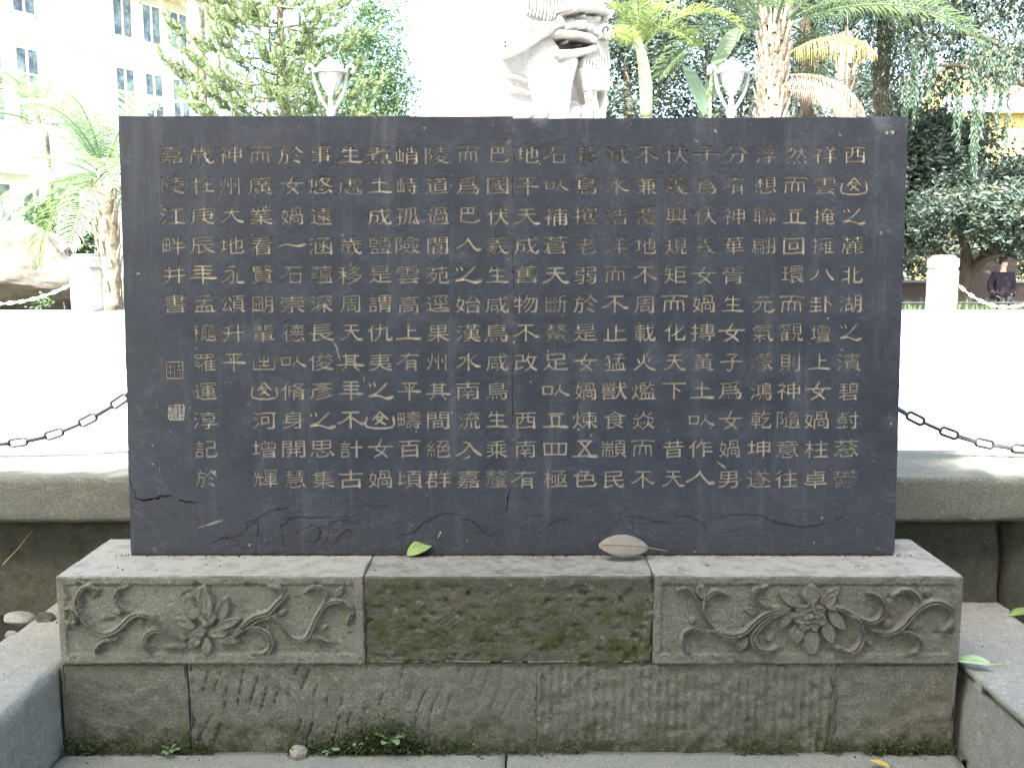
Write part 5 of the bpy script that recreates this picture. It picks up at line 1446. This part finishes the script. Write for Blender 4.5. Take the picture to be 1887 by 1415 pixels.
# leafy bush by the boulder
bs = (atY(125, 520, 19.0).x, 19.0, 0.6)
tree('leafy_bush', 'round leafy green bush behind the boulder and far left post', 'bush', bs, [blob(105, 410, 19, .55, .5, .5, bs), blob(150, 440, 18.6, .4, .4, .6, bs), blob(110, 480, 18.8, .7, .4, .4, bs), blob(60, 530, 18.0, .8, .3, .2, bs)], 5200, 0.11, 'leafmid', 33, [([(0, 0, 0), (0.05, 0, .6), (0, 0, 1.2)], [.04, .03, .02])], clump=.14, shell=.3)
bs = (atY(118, 575, 16.2).x, 16.2, 0.62)
tree('low_shrub', 'low shrub of green leaves at the foot of the boulder', 'shrub', bs, [(0, 0, .12, .45, .2, .16)], 1300, 0.07, 'leafmid', 35, [([(0, 0, 0), (0.02, 0, .1), (0, 0, .2)], [.02, .015, .01])], clump=.07, shell=.2)
# dense trees behind the palms
for i, (px, py, Y, lab, bl, n) in enumerate((
    (1150, 213, 23, 'dense dark tree right behind the carved pillar', [(1150, 150, 23, 1.2, 1.0, 1.5), (1180, 60, 23.4, 1.2, 1, 1.2)], 11000),
    (1300, 213, 25, 'dense dark tree behind the right street lamp', [(1290, 120, 25, 1.6, 1.2, 1.9), (1340, 20, 25, 1.5, 1.2, 1.5), (1330, 190, 24, 1.2, 1, 1.2)], 14000),
    (1500, 213, 26, 'dark broadleaf tree in the gap behind the thick palm', [(1500, 170, 26, 1.7, 1.3, 1.6), (1590, 60, 27, 1.8, 1.2, 2.2), (1430, 100, 27, 1.4, 1, 1.7), (1560, 240, 25, 1.8, 1.0, 1.6)], 19000))):
    bs = (atY(px, py, Y).x, Y, 0.0)
    tree('dense_tree', lab, 'tree', bs, [blob(a_, b_, c_, d_, e_, f_, bs) for a_, b_, c_, d_, e_, f_ in bl], n, 0.13, 'leafdark', 41 + i, [([(0, 0, 0), (0.15, 0, 3), (0, 0, 7)], [.2, .15, .06])], 'dense trees behind the palms')
# leaning multi-stem tree over the person, dark
bs = (atY(1772, 560, 19.6).x, 19.6, 0.0)
tr = [([(0, 0, 0), W(1775, 520, 19.6, bs), W(1782, 480, 19.6, bs), W(1765, 400, 19.8, bs)], [.20, .17, .12, .05]),
      ([W(1778, 530, 19.6, bs), W(1800, 490, 19.5, bs), W(1835, 455, 19.4, bs), W(1870, 420, 19.3, bs)], [.15, .12, .09, .05]),
      ([W(1776, 535, 19.6, bs), W(1752, 490, 19.7, bs), W(1720, 450, 19.8, bs), W(1690, 400, 19.8, bs)], [.13, .10, .07, .04]),
      ([W(1790, 505, 19.6, bs), W(1815, 480, 19.2, bs), W(1850, 468, 19.0, bs)], [.09, .07, .03])]
tree('leaning_tree', 'dark many-stemmed tree leaning over the person at the right', 'tree', bs,
     [blob(1700, 330, 19.6, 1.0, 1.0, .95, bs), blob(1790, 350, 19.2, 1.2, 1.0, .85, bs), blob(1880, 400, 19.4, 1.2, 1.0, .75, bs), blob(1690, 240, 20, .9, 1, .6, bs), blob(1760, 260, 20, .9, .9, .5, bs), blob(1690, 430, 19.4, .5, .7, .55, bs), blob(1890, 330, 20, .8, .8, .6, bs), blob(1790, 385, 17.7, 1.3, .8, .45, bs), blob(1880, 385, 17.9, 1.0, .8, .45, bs)],
     36000, 0.12, 'leafdark', 51, tr, clump=.17, shell=.15)
# weeping tree at the upper right
bs = (atY(1990, 400, 18.2).x, 18.2, 0.0)
tr = [([(0, 0, 0), (0.1, 0, 3.0), (-0.1, 0, 6.0), (-0.4, 0, 8.5)], [.20, .16, .12, .05]), ([(0.1, 0, 3.2), W(1850, 90, 18, bs), W(1700, 60, 18, bs)], [.08, .06, .02]), ([(-0.1, 0, 4.4), W(1760, 120, 17.6, bs), W(1670, 150, 17.4, bs)], [.06, .04, .02])]
wt = tree('weeping_tree', 'tall feathery weeping tree reaching over the upper right corner', 'tree', bs,
     [blob(1720, 40, 18, 1.3, 1.2, .8, bs), blob(1850, 90, 18, 1.2, 1.2, .6, bs), blob(1770, 150, 17.8, .8, .8, .5, bs), blob(1880, -60, 18.5, 2.0, 1.6, 1.0, bs), blob(1700, -80, 18.5, 1.8, 1.6, 1.0, bs), blob(1680, 150, 18.4, .6, .7, .8, bs)],
     19000, 0.11, 'leafdark', 53, tr, clump=.20, shell=.1, droop=1.0)
r_ = np.random.default_rng(9); C = []
for k in range(26):
    px = r_.uniform(1660, 1880) if k > 5 else r_.normal(1798, 5); y0 = r_.uniform(60, 160); ln = r_.uniform(60, 140) if k > 5 else r_.uniform(150, 230)
    t = r_.uniform(0, 1, 150); C.append(np.array([atY(px + r_.normal(0, 4) * (1 - tt) + 3 * math.sin(tt * 5), y0 + ln * tt, 17.4) for tt in t]) - np.array(bs))
C = np.concatenate(C); D = unit(np.stack([r_.normal(0, .35, len(C)), r_.normal(0, .35, len(C)), -np.ones(len(C))], 1)); U = unit(np.cross(D, randdir(len(C), r_)))
V, T = quad_leaves(C, D, U, 0.11, 0.028, .1)
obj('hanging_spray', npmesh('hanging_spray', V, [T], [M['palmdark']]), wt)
# hedge behind the low wall, right
bs = (atY(1790, 500, 25).x, 25.5, 0.0)
tree('hedge_tree', 'broad dark evergreen filling the gap behind the low wall', 'tree', bs, [blob(1690, 470, 25, 1.8, .8, 1.1, bs), blob(1800, 440, 25.5, 2.0, 1, 1.4, bs), blob(1900, 450, 25, 1.8, 1, 1.4, bs), blob(1660, 380, 26, 1.6, 1, 1.4, bs), blob(1730, 290, 26.5, 1.7, 1, 1.2, bs), blob(1990, 300, 26, 2, 1, 1.5, bs), blob(1620, 280, 26, 1.6, 1, 1.6, bs)],
     24000, 0.14, 'leafdark', 57, [([(0, 0, 0), (0.1, 0, 1.2), (0, 0, 3)], [.2, .15, .06])], shell=.2)
# strap-leaved grass bed at the right far edge
n = 5200; X_ = r_.uniform(5.0, 10.5, n); Y_ = r_.uniform(15.0, 17.2, n); C = np.stack([X_, Y_, np.full(n, -0.02)], 1)
D = unit(np.stack([r_.normal(0, .45, n), r_.normal(0, .35, n), np.ones(n)], 1)); U = unit(np.cross(D, randdir(n, r_)))
V, T = quad_leaves(C, D, U, r_.uniform(0.5, 0.98, n), 0.03, .1)
tag(obj('grass', npmesh('grass', V, [T], [M['leafmid']])), kind='stuff')
lr = MB()
for z in (0.62, 0.86): lr.tube([(4.5, 14.98, z), (11, 14.98, z)], 0.018, 6)
for x in np.arange(4.8, 11, 1.2): lr.tube([(x, 14.98, 0), (x, 14.98, 0.9)], 0.02, 6)
tag(obj('low_garden_rail', lr.mesh('low_garden_rail', M['steel'])), 'low thin garden rail before the grass at the right far edge', 'railing')

# ---- the trees that shade the forecourt, standing behind the viewer's left and right
def shadow_trim(Wd):  # cuts the unseen crowns so their shade ends at the plaza edge
    t = (Wd[:, 2] - PZ) / TO_SUN.z
    y = Wd[:, 1] - TO_SUN.y * t
    sx = Wd[:, 0] - TO_SUN.x * t
    th = (y - 3.03) / 0.775
    on_tablet = (th < 1.30) & (sx > -1.37 + 0.375 * th) & (sx < 1.30 + 0.375 * th)
    lim = np.where(on_tablet, 9.0, 3.22 + 0.03 * np.sin(sx * 5))
    # keep clear of the view
    return (y < lim + 0.0) & ~((Wd[:, 1] > 0) & (Wd[:, 2] < EYE + 0.32 * Wd[:, 1] + 0.9))
for i, (x, y, lab) in enumerate(((-4.6, -2.2, 'spreading shade tree over the left of the forecourt behind the viewer'), (0.4, -4.2, 'spreading shade tree standing straight behind the viewer'), (4.6, -2.6, 'spreading shade tree over the right of the forecourt behind the viewer'))):
    bs = (x, y, 0.0)
    tree('shade_tree', lab, 'tree', bs, [(0, 0, 5.6, 3.6, 3.2, 1.5), (0.3, 1.0, 6.2, 3.0, 2.6, 1.6), (-.5, -1.2, 6.6, 3.2, 2.8, 1.8)] + ([(-1.9, 2.9, 6.0, 3.4, 2.6, 1.3), (-1.9, 3.4, 5.2, 3.0, 2.0, 0.7)] if i == 1 else []), (60000 if i != 1 else 95000), 0.24, 'leafshade', 90 + i,
         [([(0, 0, 0), (0.1, 0, 2.4), (0, 0.1, 5.0)], [.28, .2, .1]), ([(0.1, 0, 2.4), (0.9, .6, 4.2), (1.8, 1.0, 5.6)], [.14, .1, .05]), ([(0.1, 0, 2.6), (-0.9, -.3, 4.4), (-2.0, .4, 5.8)], [.14, .1, .05])], 'shade trees behind the viewer', clump=.35, shell=.1, shadow_trim=shadow_trim, gaps=False)

for i, (x, lab) in enumerate(((-5.0, 'low clipped hedge far behind the tablet, left of the pillar'), (1.5, 'low clipped hedge far behind the tablet, under the dense trees'), (8.0, 'low clipped hedge far behind the tablet, behind the right trees'))):
    tree('clipped_hedge', lab, 'hedge', (x, 30.0, 0.0), [(-1.6, 0, 1.3, 2.2, .7, 1.5), (1.6, 0, 1.3, 2.2, .7, 1.5), (0, .5, 2.2, 3.2, .8, 1.3)], 9000, 0.22, 'leafmid', 120 + i, [([(0, 0, 0), (0.05, 0, 1.0), (0, 0, 2)], [.08, .06, .03])], 'clipped hedges beyond the plaza', clump=.25, shell=.1, gaps=False)
for i, (x, y, lab) in enumerate(((-5.5, -7.5, 'unseen hedge added behind the viewer to darken the fronts, left half'), (5.5, -7.5, 'unseen hedge added behind the viewer to darken the fronts, right half'))):
    bs = (x, y, 0.0)  # unseen dark mass, added to cut the light on viewer-facing stone
    tree('added_shade_hedge', lab, 'hedge', bs, [(-2.5, 0, 2.0, 3.2, 1.0, 2.4), (2.5, 0, 2.2, 3.2, 1.0, 2.6), (0, 0, 3.6, 3.5, 1.0, 2.2)], 30000, 0.26, 'leafdark', 96 + i, [([(0, 0, 0), (0.1, 0, 1.4), (0, 0, 3)], [.12, .1, .05])], clump=.3, shell=.1, gaps=False)

# ================================================================== PERSON
def skin_mesh(name, joints, edges, mat, lvl=2):
    me = bpy.data.meshes.new(name + '_cage'); me.from_pydata([j[0] for j in joints], edges, [])
    o = bpy.data.objects.new(name, me); COL.objects.link(o)
    s_ = o.modifiers.new('skin', 'SKIN'); 
    for v, j in zip(me.skin_vertices[0].data, joints): v.radius = (j[1], j[2] if len(j) > 2 else j[1]); v.use_root = False
    me.skin_vertices[0].data[0].use_root = True
    ss = o.modifiers.new('sub', 'SUBSURF'); ss.levels = lvl; ss.render_levels = lvl
    dg = bpy.context.evaluated_depsgraph_get(); ev = bpy.data.meshes.new_from_object(o.evaluated_get(dg))
    bpy.data.objects.remove(o); ev.name = name
    ev.materials.clear(); ev.materials.append(mat)
    for p_ in ev.polygons: p_.use_smooth = True
    return ev
pp = atY(1845, 550, 18.3)
ps = empty('person', (pp.x, 18.3, 0.0), (0, 0, R(6))); tag(ps, 'person in a dark purple jacket standing with hands in pockets under the leaning tree', 'person')
Hs = 1.56 / 1.70
def J(x, y, z, *r): return ((x * Hs, y * Hs, z * Hs), *[q_ * Hs for q_ in r])
body = [J(0, 0, .92, .13, .10), J(0, 0, 1.10, .12, .09), J(0, 0, 1.32, .14, .10), J(0, 0, 1.43, .055), J(0, -.01, 1.50, .05), J(0, -.02, 1.57, .078, .088), J(0, -.02, 1.64, .07, .082),
        J(-.17, 0, 1.36, .055), J(-.23, 0.03, 1.12, .042), J(-.20, -.08, .93, .034), J(.17, 0, 1.36, .055), J(.23, 0.03, 1.12, .042), J(.20, -.08, .93, .034),
        J(-.09, 0, .86, .085), J(-.10, 0, .48, .058), J(-.10, .02, .09, .04), J(-.10, -.12, .03, .035), J(.09, 0, .86, .085), J(.10, 0, .48, .058), J(.10, .02, .09, .04), J(.10, -.12, .03, .035), J(0, -.115, 1.585, .014)]
be_ = [(0, 1), (1, 2), (2, 3), (3, 4), (4, 5), (5, 6), (2, 7), (7, 8), (8, 9), (2, 10), (10, 11), (11, 12), (0, 13), (13, 14), (14, 15), (15, 16), (0, 17), (17, 18), (18, 19), (19, 20), (5, 21)]
obj('body', skin_mesh('body', body, be_, M['skin']), ps)
jk = [J(0, 0, .86, .20, .145), J(0, 0, 1.05, .19, .14), J(0, 0, 1.28, .20, .135), J(0, 0, 1.42, .085, .08), J(-.19, 0, 1.36, .085), J(-.26, 0.03, 1.12, .07), J(-.22, -.09, .92, .06), J(.19, 0, 1.36, .085), J(.26, 0.03, 1.12, .07), J(.22, -.09, .92, .06)]
obj('jacket', skin_mesh('jacket', jk, [(0, 1), (1, 2), (2, 3), (2, 4), (4, 5), (5, 6), (2, 7), (7, 8), (8, 9)], M['jacket']), ps)
tr_ = [J(0, 0, .92, .15, .12), J(-.09, 0, .84, .11), J(-.10, 0, .48, .085), J(-.10, .01, .10, .07), J(.09, 0, .84, .11), J(.10, 0, .48, .085), J(.10, .01, .10, .07)]
obj('trousers', skin_mesh('trousers', tr_, [(0, 1), (1, 2), (2, 3), (0, 4), (4, 5), (5, 6)], M['trousers']), ps)
hr = [J(0, .035, 1.56, .085, .08), J(0, .03, 1.66, .085, .09), J(0, -.03, 1.715, .055, .05)]
obj('hair', skin_mesh('hair', hr, [(0, 1), (1, 2)], M['hair']), ps)
for sx in (-1, 1):
    V, Q, N = grid_box(-.011, .011, -.006, .006, -.006, .006, .006, .005)
    obj('eye', npmesh('eye', V * 1.0, [Q], [M['hair']]), ps, (sx * .032 * Hs, -.105 * Hs, 1.605 * Hs))
V, Q, N = grid_box(-.022, .022, -.005, .005, -.004, .004, .006, .003)
obj('mouth', npmesh('mouth', V, [Q], [M['redwall']]), ps, (0, -.106 * Hs, 1.545 * Hs))
